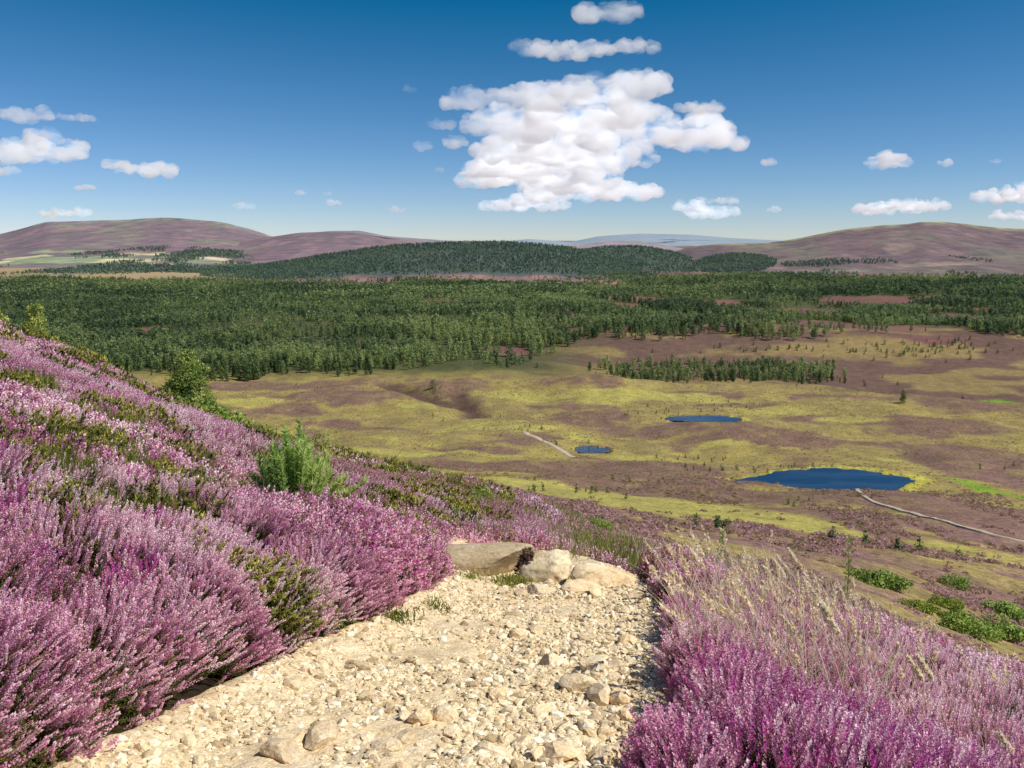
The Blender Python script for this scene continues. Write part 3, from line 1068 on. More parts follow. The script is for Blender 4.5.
TRACKS = [([(524, 431), (532, 436), (543, 441), (555, 447), (566, 453), (577, 458)], 1.5),
          ([(812, 490.5), (830, 494), (848, 497), (868, 501), (890, 507), (915, 514), (945, 522), (975, 531), (1005, 539), (1030, 544), (1060, 552)], .75)]
TRACK_PTS = [at(u + k * 8, r + k * 2.2, 150, 720) for u, r in TRACKS[1][0] for k in (0, 1, 2)]


def build_moor_scrub():
    """low heather cushions on the hillside, too many to count"""
    def cushion():
        V, M, T = [], [], []
        n = 22
        for i in range(n):
            a = rng.uniform(0, 2 * np.pi); e = math.acos(rng.uniform(0.05, 1))
            d = np.array([math.cos(a) * math.sin(e), math.sin(a) * math.sin(e), math.cos(e) * .7])
            c = d * rng.uniform(.25, .42)
            sd = np.cross(d, rand_unit(1)[0]); sd /= np.linalg.norm(sd)
            d2 = np.cross(sd, d); d2 /= np.linalg.norm(d2)
            V.append(np.array([c - sd * .13, c + sd * .13, c + d2 * .16 + d * .10])); M.append(0); T.append(rng.normal(0, .1))
        return np.array(V), np.array(M), np.array(T)
    TP = [cushion() for _ in range(8)]
    n = 52000
    y = np.exp(rng.uniform(math.log(24), math.log(330), n))
    t = rng.uniform(-0.62, 0.66, n)
    x = t * y
    z = hgt(x, y)
    keep = in_view(x, y, z, 20, 20)
    dens = fbm(x / (4 + y / 30), y / (4 + y / 20), 141, 3)
    L = np.zeros(n)
    for kind, cx, cy, rx, ry, s in PATCH:
        if kind != 'H':
            L = np.maximum(L, 1 - sstep(.8, 1.1, np.hypot((x - cx) / rx, (y - cy) / ry)))
    keep &= (rng.random(n) < sstep(.40, .60, dens) * (1 - .10 * sstep(0, .2, t)) * (1 - sstep(200, 330, y) * .8)) & (rng.random(n) > L * .97)
    for p in PONDS: keep &= pond_d(x, y, p) > 1.25
    for tx, ty, tz in TRACK_PTS: keep &= ~((np.abs(x - tx) < 5) & (np.abs(y - ty) < 7))
    x, y, z = x[keep], y[keep], z[keep]
    n = len(x)
    s = rng.uniform(.6, 1.3, n) * np.clip(y / 70, .6, 1.5)
    d = np.tile(np.array([0, 0, 1.0]), (n, 1)) + rng.normal(0, .1, (n, 3))
    pinkn = 1 - sstep(60, 200, y)
    tint = np.clip(.45 + .5 * (fbm(x / 7, y / 7, 143, 3) - .5) + rng.normal(0, .16, n) + .12 * (pinkn - .5), 0, 1)
    V, M, T = bake(TP, rng.integers(0, 8, n), np.stack([x, y, z - .05], -1), frames(d), s, tint)
    # tussocks and dwarf shrubs dotted over the open moor
    n2 = 30000
    y2 = np.sqrt(rng.uniform(230 ** 2, 640 ** 2, n2)); x2 = rng.uniform(-.5, .64, n2) * y2
    dn = fbm(x2 / 24, y2 / 34, 145, 4)
    k2 = rng.random(n2) < .15 + .85 * sstep(.46, .60, dn)
    for p in PONDS: k2 &= pond_d(x2, y2, p) > 1.08
    for tx, ty, tz in TRACK_PTS: k2 &= ~((np.abs(x2 - tx) < 4) & (np.abs(y2 - ty) < 7))
    x2, y2 = x2[k2], y2[k2]
    for p in PONDS:                       # sedge tussocks along the shores
        m = int(70 + p[2] * 12)
        a = rng.uniform(0, 2 * np.pi, m); rr = rng.uniform(.95, 1.28, m)
        xs, ys = p[0] + np.cos(a) * p[2] * rr, p[1] + np.sin(a) * p[3] * rr
        q = (pond_d(xs, ys, p) > 1.02) & (pond_d(xs, ys, p) < 1.3) & (fbm(xs / 9, ys / 9, 149, 2) > .46)
        x2, y2 = np.concatenate([x2, xs[q]]), np.concatenate([y2, ys[q]])
    n2 = len(x2)
    TQ = [(a[:9], b[:9], c_[:9]) for a, b, c_ in TP]
    v2, _, t2 = bake(TQ, rng.integers(0, 8, n2), np.stack([x2, y2, hgt(x2, y2) - .1], -1), frames(np.tile(np.array([0, 0, 1.0]), (n2, 1)) + rng.normal(0, .1, (n2, 3))),
                     rng.uniform(.7, 1.9, n2), np.clip(.16 + .30 * (fbm(x2 / 30, y2 / 30, 147, 2)) + rng.normal(0, .10, n2), 0, .55))
    V = np.concatenate([V, v2]); T = np.concatenate([T, t2])
    mt = mat_leaf('moor_heather', [(0, (.30, .26, .09)), (.25, (.38, .28, .17)), (.5, (.50, .31, .28)), (.75, (.62, .38, .40)), (1, (.70, .48, .50))], .45)
    o = link('moor_heather', mesh_tris('moor_heather', V, mt, None, T))
    tag(o, 'low cushions of faded pink and brown heather spread over the hillside below the path', 'heather', kind='stuff')
    print('scrub tris', len(V))


# ------------------------------------------------------------------ stones
def rock_mesh(name, mat, sx, sy, sz, seed, sub=3, rough=0.25, cuts=5, smooth=False, boxy=1.0):
    import bmesh
    bm = bmesh.new()
    bmesh.ops.create_icosphere(bm, subdivisions=sub, radius=1.0)
    P = np.array([v.co[:] for v in bm.verts])
    P = np.sign(P) * np.abs(P) ** boxy
    r = np.random.default_rng(seed)
    for _ in range(cuts):                      # flat fracture faces
        nrm = r.normal(size=3); nrm /= np.linalg.norm(nrm)
        dd = r.uniform(.5, .8)
        ex = P @ nrm - dd
        P = P - np.where(ex > 0, ex, 0)[:, None] * nrm * .92
    n = fbm3(P * 1.6 + seed, seed, 4) - .5
    P = P * (1 + rough * n[:, None] * 2)
    n = fbm3(P * 6 + seed, seed + 9, 3) - .5
    P = P * (1 + rough * .25 * n[:, None] * 2)
    P = P * np.array([sx, sy, sz])
    for v, p in zip(bm.verts, P): v.co = p
    me = bpy.data.meshes.new(name)
    bm.to_mesh(me); bm.free()
    me.materials.append(mat)
    me.polygons.foreach_set('use_smooth', np.full(len(me.polygons), smooth))
    return me


def path_at(u, row):
    y0 = 2.3
    D = float(row_to_D(row))
    y = 1.35 / max(D - 0.25, .02)
    x = float(u_to_t(u, D)) * y
    return x, y, float(path_h(np.array([x]), np.array([y]))[0])


def build_stones():
    # the rock step at the end of the visible path
    def big(u, row, w, h, dpt, seed, label, rz=0.0, mat=M_BOULDER, sink=.35, rough=.16, cuts=6, boxy=1.0):
        x, y, z = path_at(u, row)
        me = rock_mesh('boulder', mat, w / 2, dpt / 2, h / 2, seed, 5, rough, cuts, True, boxy)
        o = link('boulder', me)
        o.location = (x, y + dpt * .35, z + h * (.5 - sink))
        o.rotation_euler = (0, 0, rz)
        tag(o, label, 'boulder', 'rocks of the step at the end of the path')
    big(549, 582, .64, .48, .56, 11, 'rounded grey-topped boulder in the middle of the rock step at the path end', .2, sink=.30)
    big(484, 576, 1.15, .42, .80, 12, 'broad flat-topped tan slab left of the rounded boulder, below the heather bank', .05, sink=.30, cuts=2, rough=.07, boxy=.5)
    big(608, 588, .70, .22, .44, 13, 'low tan slab right of the rounded boulder beside the dark heather', -.1, sink=.36, cuts=2, rough=.08, boxy=.55)
    big(583, 594, .42, .10, .28, 14, 'thin pale flat stone lying at the foot of the rounded boulder', .3, M_STONE, .3)
    big(540, 594, .30, .09, .22, 15, 'pale wedge of rock under the front of the rounded boulder', -.3, M_STONE, .3)
    # stones that one could point at
    for i, (u, row, w, lab) in enumerate((
            (284, 757, .22, 'large pale angular stone at the bottom edge of the path, pointed top'),
            (578, 688, .24, 'flat reddish tan stone lying right of the path centre'),
            (617, 692, .13, 'pale upright stone near the magenta heather, right of the flat reddish stone'),
            (385, 748, .17, 'tan flat stone lower centre of the path, tilted to the right'),
            (560, 750, .16, 'pale blocky stone at the bottom right of the path'),
            (604, 762, .16, 'wide pale stone half cut off at the bottom right path edge'),
            (356, 668, .14, 'dark-sided stone near the left heather, halfway along the path'),
            (292, 690, .17, 'long pale stone beside the second heather bush on the left'),
            (540, 712, .18, 'brown shadowed stone in the rubble of the right half of the path'),
            (52, 760, .12, 'reddish stone under the lower left heather bush'),
            (445, 720, .16, 'low whitish slab in the middle of the path'),
            (640, 745, .16, 'pale stone touching the magenta heather at the lower right'),
            (585, 728, .14, 'pinkish wedge stone among the rubble on the right of the path'))):
        x, y, z = path_at(u, row)
        me = rock_mesh('stone', M_STONE, w / 2, w * .36, w * rng.uniform(.20, .32), 40 + i, 3, .2, 6)
        o = link('stone', me)
        o.location = (x, y, z + w * .06)
        o.rotation_euler = (rng.normal(0, .15), rng.normal(0, .15), rng.uniform(-1, 1))
        tag(o, lab, 'stone', 'larger stones on the path')
    protos = [rock_mesh('loose_stone', M_STONE, .5, .40, .26, 70 + i, 2, .22, 6) for i in range(9)]
    pts = []
    while len(pts) < 270:
        y = 2.9 + 6.2 * rng.random() ** 1.25
        xl, xr = path_edges(y)
        s = rng.beta(1.6, 1.1)
        pts.append((xl + .1 + s * (xr - xl - .15), y))
    for i, (x, y) in enumerate(pts):
        w = float(np.clip(rng.lognormal(math.log(.070), .52), .035, .24))
        z = float(path_h(np.array([x]), np.array([y]))[0])
        o = link('loose_stone', protos[i % 9])
        o.location = (x, y, z + w * .08)
        o.scale = (w, w, w * rng.uniform(.7, 1.3))
        o.rotation_euler = (rng.normal(0, .25), rng.normal(0, .25), rng.uniform(0, 6.28))
        tag(o, 'small loose angular tan stone lying in the sandy path', 'stone', 'small loose stones on the path')


def ico(sub):
    import bmesh
    bm = bmesh.new(); bmesh.ops.create_icosphere(bm, subdivisions=sub, radius=1.0)
    V = np.array([[v.co[:] for v in f.verts] for f in bm.faces]); bm.free()
    return V


def build_gravel():
    base = ico(1)
    TP = []
    for i in range(14):
        P = base.reshape(-1, 3).copy()
        r = np.random.default_rng(200 + i)
        for _ in range(5):
            nrm = r.normal(size=3); nrm /= np.linalg.norm(nrm)
            ex = P @ nrm - r.uniform(.35, .75); P -= np.where(ex > 0, ex, 0)[:, None] * nrm
        P = P * np.array([.5, r.uniform(.32, .45), r.uniform(.18, .30)])
        V = P.reshape(-1, 3, 3)
        TP.append((V, np.zeros(len(V), int), np.zeros(len(V))))
    n = 30000
    y = 2.6 + 7.4 * rng.random(n) ** 1.35
    s = rng.beta(1.25, 1.0, n)
    xl, xr = path_edges(y)
    x = xl - .05 + s * (xr - xl + .12)
    clus = fbm(x / .5, y / .5, 151, 3)
    keep = rng.random(n) < sstep(.22, .56, clus + .10 * s)
    x, y = x[keep], y[keep]; n = len(x)
    w = np.clip(rng.lognormal(math.log(.026), .6, n), .009, .10)
    z = path_h(x, y) + w * .08
    d = np.stack([rng.normal(0, .25, n), rng.normal(0, .25, n), np.ones(n)], -1)
    V, M, T = bake(TP, rng.integers(0, 14, n), np.stack([x, y, z], -1), frames(d), w, np.clip(rng.normal(.44, .28, n), 0, 1))
    o = link('gravel', mesh_tris('gravel', V, M_GRAVEL, None, T))
    tag(o, 'small tan gravel scattered over the sandy path', 'gravel', kind='stuff')


# ------------------------------------------------------------------ trees and bushes
def leaves_in(ell, n, size, thin=.5, up=.25, shell=.55):
    """n small triangles spread through ellipsoids (cx,cy,cz,rx,ry,rz)"""
    ell = np.array(ell, float)
    vol = ell[:, 3] * ell[:, 4] * ell[:, 5]
    k = rng.choice(len(ell), n, p=vol ** .75 / (vol ** .75).sum())
    d = rand_unit(n)
    r = rng.random(n) ** (1 / 3) * (1 - shell) + shell * rng.uniform(.82, 1.05, n)
    c = ell[k, :3] + d * r[:, None] * ell[k, 3:]
    out = d + rng.normal(0, .45, (n, 3)); out[:, 2] += up
    out /= np.linalg.norm(out, axis=1, keepdims=True)
    sd = np.cross(out, rand_unit(n)); sd /= np.linalg.norm(sd, axis=1, keepdims=True)
    ax = np.cross(out, sd)
    f = np.where(rng.random(n) < .72, 1.0, 0.0)[:, None]      # most leaf clumps face outwards, some stick out
    ax = ax * f + out * (1 - f)
    sz = size * rng.uniform(.6, 1.4, n)[:, None]
    V = np.stack([c - sd * sz * thin - ax * sz * .5, c + sd * sz * thin - ax * sz * .5, c + ax * sz * 1.0], 1)
    return V


def trunk_tris(pts, rads, n=7):
    out = []
    pts = np.array(pts, float)
    a = np.linspace(0, 2 * np.pi, n, endpoint=False)
    rings = []
    for i, (p, r) in enumerate(zip(pts, rads)):
        d = pts[min(i + 1, len(pts) - 1)] - pts[max(i - 1, 0)]
        m = frames(d[None], np.zeros(1))[0]
        rings.append(p + (np.cos(a)[:, None] * m[:, 0] + np.sin(a)[:, None] * m[:, 1]) * r)
    for A, B in zip(rings[:-1], rings[1:]):
        for j in range(n):
            q = (j + 1) % n
            out.append([A[j], A[q], B[q]]); out.append([A[j], B[q], B[j]])
    return np.array(out)


def pine_crown(h, w, n, size, conic=.6, layers=7, base=.15):
    ell = []
    for i in range(layers):
        q = base + (1 - base) * (i + .5) / layers
        ww = w * (1 - ((q - base) / (1 - base)) ** 1.3 * conic) * (.6 + .4 * min(1, (q - base) / .2 + .3))
        for _ in range(3 if q < .75 else 2):
            a = rng.uniform(0, 2 * np.pi); off = ww * rng.uniform(.25, .55)
            ell.append((math.cos(a) * off, math.sin(a) * off, q * h + rng.normal(0, h * .02), ww * rng.uniform(.42, .62), ww * rng.uniform(.42, .62), h / layers * rng.uniform(.55, .9)))
        ell.append((0, 0, q * h, ww * .62, ww * .62, h / layers * .95))
    ell.append((0, 0, h * .95, w * .16, w * .16, h * .07))
    return leaves_in(ell, n, size)


def tints(V, lo=.0, hi=1.0, bias=.5, s=.16, clump=1.0):
    c = V.mean(1)
    f = fbm3(c * clump, 3, 3)
    return np.clip(bias + 1.6 * (f - .5) + rng.normal(0, s, len(V)), lo, hi)


def make_tree(name, label, cat, loc, h, w, n, size, mat, conic=.6, layers=8, base=.12, group=None, limbs=9, clump=1.5, bias=.5):
    r = empty(name, loc, rng.uniform(0, 6.28))
    tag(r, label, cat, group)
    pts = [(0, 0, -.15), (rng.normal(0, .02 * h), rng.normal(0, .02 * h), h * .45), (rng.normal(0, .02 * h), 0, h * .95)]
    tr = [trunk_tris(pts, [h * .03, h * .022, h * .005])]
    for i in range(limbs):
        q = base + (1 - base) * (i + .5) / limbs
        a = i * 2.4; L = w * (1 - q * conic) * .8
        p0 = np.array([0, 0, q * h * .9]); p1 = p0 + np.array([math.cos(a) * L, math.sin(a) * L, h * .07])
        tr.append(trunk_tris([p0, (p0 + p1) / 2 + [0, 0, -.01 * h], p1], [h * .009, h * .006, h * .002], 5))
    link('trunk', mesh_tris('trunk', np.concatenate(tr), M_BARK), r)
    V = pine_crown(h, w, n, size, conic, layers, base)
    link('crown', mesh_tris('crown', V, mat, None, tints(V, clump=clump, bias=bias)), r)
    return r


def make_bush(name, label, loc, blobs, n, size, mat, cat='bush', group=None, stems=5, thin=.5, up=.4, clump=4.0, bias=.5):
    r = empty(name, loc, 0)
    tag(r, label, cat, group)
    V = leaves_in(blobs, n, size, thin, up)
    V = V[V.mean(1)[:, 2] > -.1]
    st = []
    for i in range(stems):
        b = blobs[i % len(blobs)]
        st.append(trunk_tris([(b[0] * .3, b[1] * .3, -.15), (b[0] * .7, b[1] * .7, b[2] * .5), (b[0], b[1], b[2])], [.03 * b[5] + .006, .02 * b[5] + .004, .004], 5))
    link('stems', mesh_tris('stems', np.concatenate(st), M_BARK), r)
    link('foliage', mesh_tris('foliage', V, mat, None, tints(V, clump=clump, bias=bias)), r)
    return r


def blob_set(w, d, h, k, seed):
    r = np.random.default_rng(seed)
    out = []
    for _ in range(k):
        x = r.uniform(-.5, .5); y = r.uniform(-.5, .5)
        f = max(.35, 1 - (abs(x) * 1.3) ** 2)
        f *= r.uniform(.6, 1.15)
        out.append((x * w * .92, y * d * .9, h * f * .42, w * r.uniform(.18, .30), d * r.uniform(.2, .32), h * f * r.uniform(.45, .58)))
    return out


def near_spot(u, row, y):
    """ground point under picture column u at forward distance y"""
    D = float(row_to_D(row))
    x = float(u_to_t(u, D)) * y
    return (x, y, float(hgt(np.array([x]), np.array([y]))[0]))


def build_near_plants():
    def top_h(u, row, y):
        x, yy, z = near_spot(u, row, y)
        return (x, yy, z), -float(row_to_D(row)) * y - z
    # conical pines standing just over the crest of the left bank
    loc, h = top_h(187, 354, 36)
    make_tree('pine_tree', 'tall bushy young pine rising behind the crest of the left heather bank', 'pine tree', loc, h * 1.06, h * .80, 18000, .055, M_BRIGHTPINE, .92, 12, .02, limbs=16, clump=2.4, bias=.42)
    loc, h = top_h(36, 305, 46)
    make_tree('pine_tree', 'smaller pine peeking over the top of the left bank near the picture edge', 'pine tree', loc, max(h, 1.8), max(h, 1.8) * .40, 7000, .065, M_BRIGHTPINE, .55, 9, .03, clump=2.2, bias=.50)
    loc, h = top_h(-2, 309, 46)
    make_tree('pine_tree', 'pale pine tip cut by the left edge, above the heather crest', 'pine tree', loc, max(h, 1.4), max(h, 1.4) * .35, 1400, .08, M_BRIGHTPINE, .5, 7, .06, clump=2.2, bias=.75)
    loc, h = top_h(122, 371, 36)
    make_tree('pine_tree', 'tiny yellow-green pine tip between the two taller pines on the bank crest', 'pine tree', loc, max(h, .8), max(h, .8) * .4, 700, .05, M_BRIGHTPINE, .5, 6, .06, clump=3, bias=.75)
    # bright feathery young pine on the bank
    x, y, z = near_spot(294, 505, 10.0)
    r = empty('young_pine', (x, y, z)); r.scale = (.86, .80, 1.12); tag(r, 'bright green feathery young pine in the heather below the bank crest', 'young pine')
    V = []; st = []; TT = []
    for i in range(60):
        bx, by = rng.normal(0.04, .28), rng.normal(0, .22)
        hh = max(.25, .80 - abs(bx - (-.05)) * .95) * rng.uniform(.75, 1.1)
        lean = np.array([bx * .7 + .06, by * .7, hh * 1.15])
        p0 = np.array([bx * .5, by * .5, .0]); p1 = p0 + lean
        st.append(trunk_tris([p0 - [0, 0, .15], (p0 + p1) / 2, p1], [.014, .009, .003], 5))
        m = 260
        q = rng.uniform(.22, 1.02, m)
        c = p0 + lean * q[:, None]
        d = rand_unit(m) * np.array([1, 1, .7]) + np.array([0, 0, .75]); d /= np.linalg.norm(d, axis=1, keepdims=True)
        sd = np.cross(d, rand_unit(m)); sd /= np.linalg.norm(sd, axis=1, keepdims=True)
        L = rng.uniform(.07, .13, m)[:, None]
        V.append(np.stack([c - sd * .008, c + sd * .008, c + d * L], 1))
        TT.append(np.clip(.22 + .45 * q + .35 * sstep(-.3, .5, bx) + rng.normal(0, .13, m), 0, 1))
    link('stems', mesh_tris('stems', np.concatenate(st), M_BARK), r)
    link('needles', mesh_tris('needles', np.concatenate(V), M_YOUNGPINE, None, np.concatenate(TT)), r)
    # junipers along the crest
    def bush(u, row, y, wpx, hpx, label, mat=M_BUSH, n=1500, k=9, seed=1, size=None, bias=.5, name='juniper_bush', group=None):
        D = float(row_to_D(row)); x = float(u_to_t(u, D)) * y
        z = float(hgt(np.array([x]), np.array([y]))[0])
        dep = y * CP - z * SP
        w = wpx / F * dep; h = hpx / F * dep
        h += max(0.0, -z - 0 - D * y)   # reach the row at which its foot shows
        make_bush(name, label, (x, y, z), blob_set(w, w * .7, h, k, seed), n, size or max(w * .036, .025), mat, group=group, bias=bias, clump=6 / max(w, .5))
    bush(216, 432, 34, 62, 30, 'spreading green juniper at the foot of the tall young pine', n=2200, k=12, seed=3, bias=.55)
    bush(262, 445, 38, 70, 16, 'low dull green scrub running down the crest from the tall pine', M_BUSH, 1500, 10, 4, bias=.4)
    bush(322, 452, 45, 40, 19, 'round dark juniper on the skyline of the mid slope, alone before the moor', n=1600, k=9, seed=5, bias=.35)
    bush(424, 490, at_top(424, 489, .1), 30, 13, 'small yellow-green bush on the pink mid slope', M_LIMEBUSH, 800, 6, 6, bias=.5)
    bush(480, 502, at_top(480, 501, .1), 42, 18, 'dark to bright green bush right of the small yellow-green one on the mid slope', M_BUSH, 1200, 8, 7, bias=.65)
    for i, (u, row, w, h, lab, m) in enumerate(((545, 512, 16, 12, 'small upright green shrub on the mid slope straight behind the rounded boulder', M_BUSH), (388, 478, 22, 8, 'low yellow-green scrub on the mid slope left of the small yellow-green bush', M_LIMEBUSH),
                                                (452, 515, 14, 9, 'tiny green shrub in pink heather behind the left end of the rock step', M_LIMEBUSH), (575, 520, 20, 12, 'green shrub on the slope behind the low right slab', M_BUSH), (618, 530, 18, 12, 'bright shrub at the lip of the slope right of the rocks', M_LIMEBUSH))):
        bush(u, row, at_top(u, row, .12), w, h, lab, m, 900, 7, 60 + i, bias=.55)
    bush(110, 372, 60, 16, 8, 'little olive bush at the crest left of the tall young pine', M_LIMEBUSH, 400, 4, 8)
    # bushes on the right slope
    for i, (u, row, y, w, h, lab, m, b) in enumerate((
            (878, 603, 62, 50, 16, 'long dark green juniper behind the leafy sapling on the right slope', M_BUSH, .45),
            (912, 627, 56, 34, 9, 'flat pale green bush, leftmost of the right slope cluster', M_LIMEBUSH, .5),
            (944, 621, 60, 32, 11, 'pale yellow-green bush at the top of the right slope cluster', M_LIMEBUSH, .6),
            (950, 634, 56, 30, 10, 'small mid-green bush in the centre of the right slope cluster', M_LIMEBUSH, .3),
            (992, 634, 56, 50, 17, 'wide rich green juniper at the right end of the cluster', M_BUSH, .55),
            (984, 647, 53, 34, 15, 'dark green round bush below the wide juniper of the cluster', M_BUSH, .4),
            (962, 660, 50, 44, 22, 'largest feathery green bush at the bottom of the right slope cluster', M_BUSH, .62),
            (1002, 608, 66, 46, 8, 'thin low strip of green juniper above the cluster near the right edge', M_BUSH, .5),
            (955, 588, 80, 26, 14, 'dull green bush with upright tips on the upper right slope', M_BUSH, .5),
            (1022, 701, 24, 26, 11, 'yellow-green bush cut by the right edge below the cluster', M_LIMEBUSH, .6),
            (596, 530, at_top(596, 529, .1), 26, 16, 'low green bush beyond the rock step', M_BUSH, .55))):
        bush(u, row, y, w, h, lab, m, 3000, 16, 20 + i, bias=b + .12)
    x, y, z = path_at(526, 580)
    mh = mat_leaf('dark_heather', [(0, (.08, .05, .035)), (.5, (.26, .14, .13)), (1, (.48, .30, .30))], .15)
    make_bush('heather_plant', 'small dark heather plant in the crack left of the rounded boulder', (x, y + .02, z), [(0, 0, .16, .10, .09, .15), (.02, 0, .27, .07, .07, .10), (-.03, 0, .10, .10, .09, .10)], 900, .022, mh, 'heather plant')
    # leafy sapling by the grasses
    for (u, row, y, hh, lab) in ((846, 600, 9.4, .62, 'pale leafy sapling with upright stem above the dry grass, catching the sun'),
                                 (722, 560, 9.6, .30, 'short pale leafy shoot at the top of the right heather bank')):
        x, y, z = near_spot(u, row, y)
        z += float(canopy(np.array([x]), np.array([y]))[0]) * .8
        zt = -float(row_to_D(row - hh * 100)) * y
        r = empty('leafy_sapling', (x, y, z)); tag(r, lab, 'sapling')
        H = max(zt - z, hh * .8)
        link('stem', mesh_tris('stem', trunk_tris([(0, 0, -.3), (.01, 0, H * .5), (-.01, 0, H)], [.007, .005, .002], 5), M_BARK), r)
        V = []
        for i in range(44):
            q = .15 + .85 * i / 44
            a = i * 2.4
            d = np.array([math.cos(a), math.sin(a), .9]); d *= rng.uniform(.07, .11) * (1.15 - .4 * q) / np.linalg.norm(d)
            sd = np.array([-math.sin(a), math.cos(a), 0]) * .020
            c = np.array([0, 0, q * H]); m = c + d * .5
            V.append([c, m - sd, m + sd]); V.append([m - sd, c + d, m + sd])
        V = np.array(V)
        link('leaves', mesh_tris('leaves', V, M_LEAF, None, np.clip(rng.normal(.55, .22, len(V)), 0, 1)), r)


def build_grasses():
    # dry grass among the right-hand heather (uncountable)
    n = 1150
    V, T = [], []

    def stalk(p, H, lean, head, w=.0022):
        vs = []; tt = []
        prev = p; N = 5
        for i in range(1, N + 1):
            q = i / N
            c = p + np.array([lean[0] * q ** 2 * H, lean[1] * q ** 2 * H, H * q * (1 - .12 * q)])
            sd = np.array([w * (1.2 - .7 * q), 0, 0])
            vs.append([prev - sd, prev + sd, c + sd]); vs.append([prev - sd, c + sd, c - sd]); prev = c
        hv = []
        if head:
            d = np.array([lean[0] * 1.7, lean[1] * 1.7, .75]); d /= np.linalg.norm(d)
            m = int(head * 260)
            for j in range(m):
                q = rng.uniform(0, 1)
                c = prev + d * (q - .35) * head + rand_unit(1)[0] * head * .075 * math.sin(math.pi * min(1, q + .08))
                dd = d * .5 + rand_unit(1)[0] * .45; dd *= .028 / np.linalg.norm(dd)
                sd = np.cross(dd, rand_unit(1)[0]); sd *= .0085 / np.linalg.norm(sd)
                hv.append([c - sd, c + sd, c + dd])
        return np.array(vs), np.array(hv).reshape(-1, 3, 3)
    cnt = 0
    while cnt < n:
        u = rng.normal(790, 70) if rng.random() < .78 else rng.uniform(650, 1030)
        y = rng.uniform(4.2, 9.8)
        x = (u - 512) / F * (y * 1.06)
        if path_sd(np.array([x]), np.array([y]))[0] < .15: continue
        z = float(hgt(np.array([x]), np.array([y]))[0]) + .08
        H = rng.uniform(.45, .72) + (.22 * rng.random() if 690 < u < 890 else 0)
        a, b = stalk(np.array([x, y, z]), H, (rng.normal(-.18, .22), rng.normal(0, .2)), rng.uniform(.10, .20) if rng.random() < .16 else 0, .0028)
        V.append(a); T.append(np.full(len(a), rng.uniform(.2, .8)))
        if len(b): V.append(b); T.append(np.clip(rng.normal(.6, .2, len(b)), 0, 1))
        cnt += 1
    V = np.concatenate(V); T = np.concatenate(T)
    o = link('dry_grass', mesh_tris('dry_grass', V, M_STRAW, None, T))
    tag(o, 'thin straw-coloured grass standing in the heather right of the path', 'grass', kind='stuff')
    # plumed stalks that stand out one by one: tip column, row, plume length
    for (u, row, y, Lh, lab) in (
            (829, 585, 5.6, .30, 'tallest thick pale grass plume leaning left before the moor'),
            (836, 596, 5.2, .24, 'pale grass plume just under the tallest one, leaning left'),
            (921, 648, 5.4, .20, 'slim pale plume, left one of the pair over the far right heather'),
            (931, 646, 5.3, .20, 'slim pale plume, right one of the pair over the far right heather'),
            (796, 536, 8.0, .16, 'highest small feathery grass head against the moor'),
            (783, 552, 8.0, .22, 'feathery pinkish grass head left of the highest one'),
            (772, 560, 8.0, .22, 'faint feathery grass head, leftmost of the three at the bank top'),
            (745, 600, 6.6, .26, 'pale plume bending left in the middle of the right bank'),
            (790, 618, 5.8, .26, 'broad pale plume in the thick of the dry grass'),
            (764, 575, 7.2, .22, 'curved straw plume behind the broad pale one'),
            (1014, 722, 4.3, .16, 'straw grass head at the right edge of the picture'),
            (815, 735, 3.6, .13, 'drooping straw head low in front of the magenta heather')):
        D = float(row_to_D(row)); x = float(u_to_t(u, D)) * y
        zt = -D * y
        lean = (-.30, 0.02)
        g = float(hgt(np.array([x + .15]), np.array([y]))[0])
        H = max(zt - g - .1, .3)
        r = empty('grass_stalk', (x + .30 * H, y, g)); tag(r, lab, 'grass stalk', 'plumed grass stalks on the right bank')
        a, b = stalk(np.array([0, 0, 0.0]), H, lean, Lh, .0026)
        link('stem', mesh_tris('stem', a, M_STRAW, None, np.full(len(a), .55)), r)
        b2 = []
        for _ in range(6):
            b2.append(stalk(np.array([0, 0, 0.0]), H, lean, Lh, .0026)[1])
        b = np.concatenate(b2 + [b])
        link('seed_head', mesh_tris('seed_head', b, M_STRAW, None, np.clip(rng.normal(.92, .10, len(b)), 0, 1)), r)
    # green grass: at the rock step, along path edges, in the gaps of the bank
    V, T = [], []

    def tuft(x, y, n, hgt_, spread, t0):
        z = ground_z(np.array([x]), np.array([y]))[0]
        z = max(float(z), float(path_h(np.array([x]), np.array([y]))[0]) if path_sd(np.array([x]), np.array([y]))[0] < .1 and y < 10 else -1e9)
        p = np.array([x, y, z]) + np.concatenate([rng.normal(0, spread, (n, 2)), np.zeros((n, 1))], 1)
        d = np.stack([rng.normal(0, .35, n), rng.normal(0, .35, n), np.ones(n)], -1) * hgt_ * rng.uniform(.5, 1.2, n)[:, None]
        sd = np.stack([rng.normal(0, 1, n), rng.normal(0, 1, n), np.zeros(n)], -1); sd *= (.0035 + .0004 * y) / np.linalg.norm(sd, axis=1, keepdims=True)
        V.append(np.stack([p - sd, p + sd, p + d], 1)); T.append(np.clip(rng.normal(t0, .2, n), 0, 1))
    for (u, row, n, h, s, t0) in ((515, 584, 420, .06, .10, .9), (503, 583, 260, .05, .10, .9), (578, 578, 160, .08, .05, .55), (392, 628, 260, .06, .10, .45), (432, 614, 140, .05, .07, .5),
                                  (665, 608, 120, .07, .08, .7), (470, 585, 120, .06, .08, .8)):
        x, y, _ = path_at(u, row)
        tuft(x, y, n, h, s, t0)
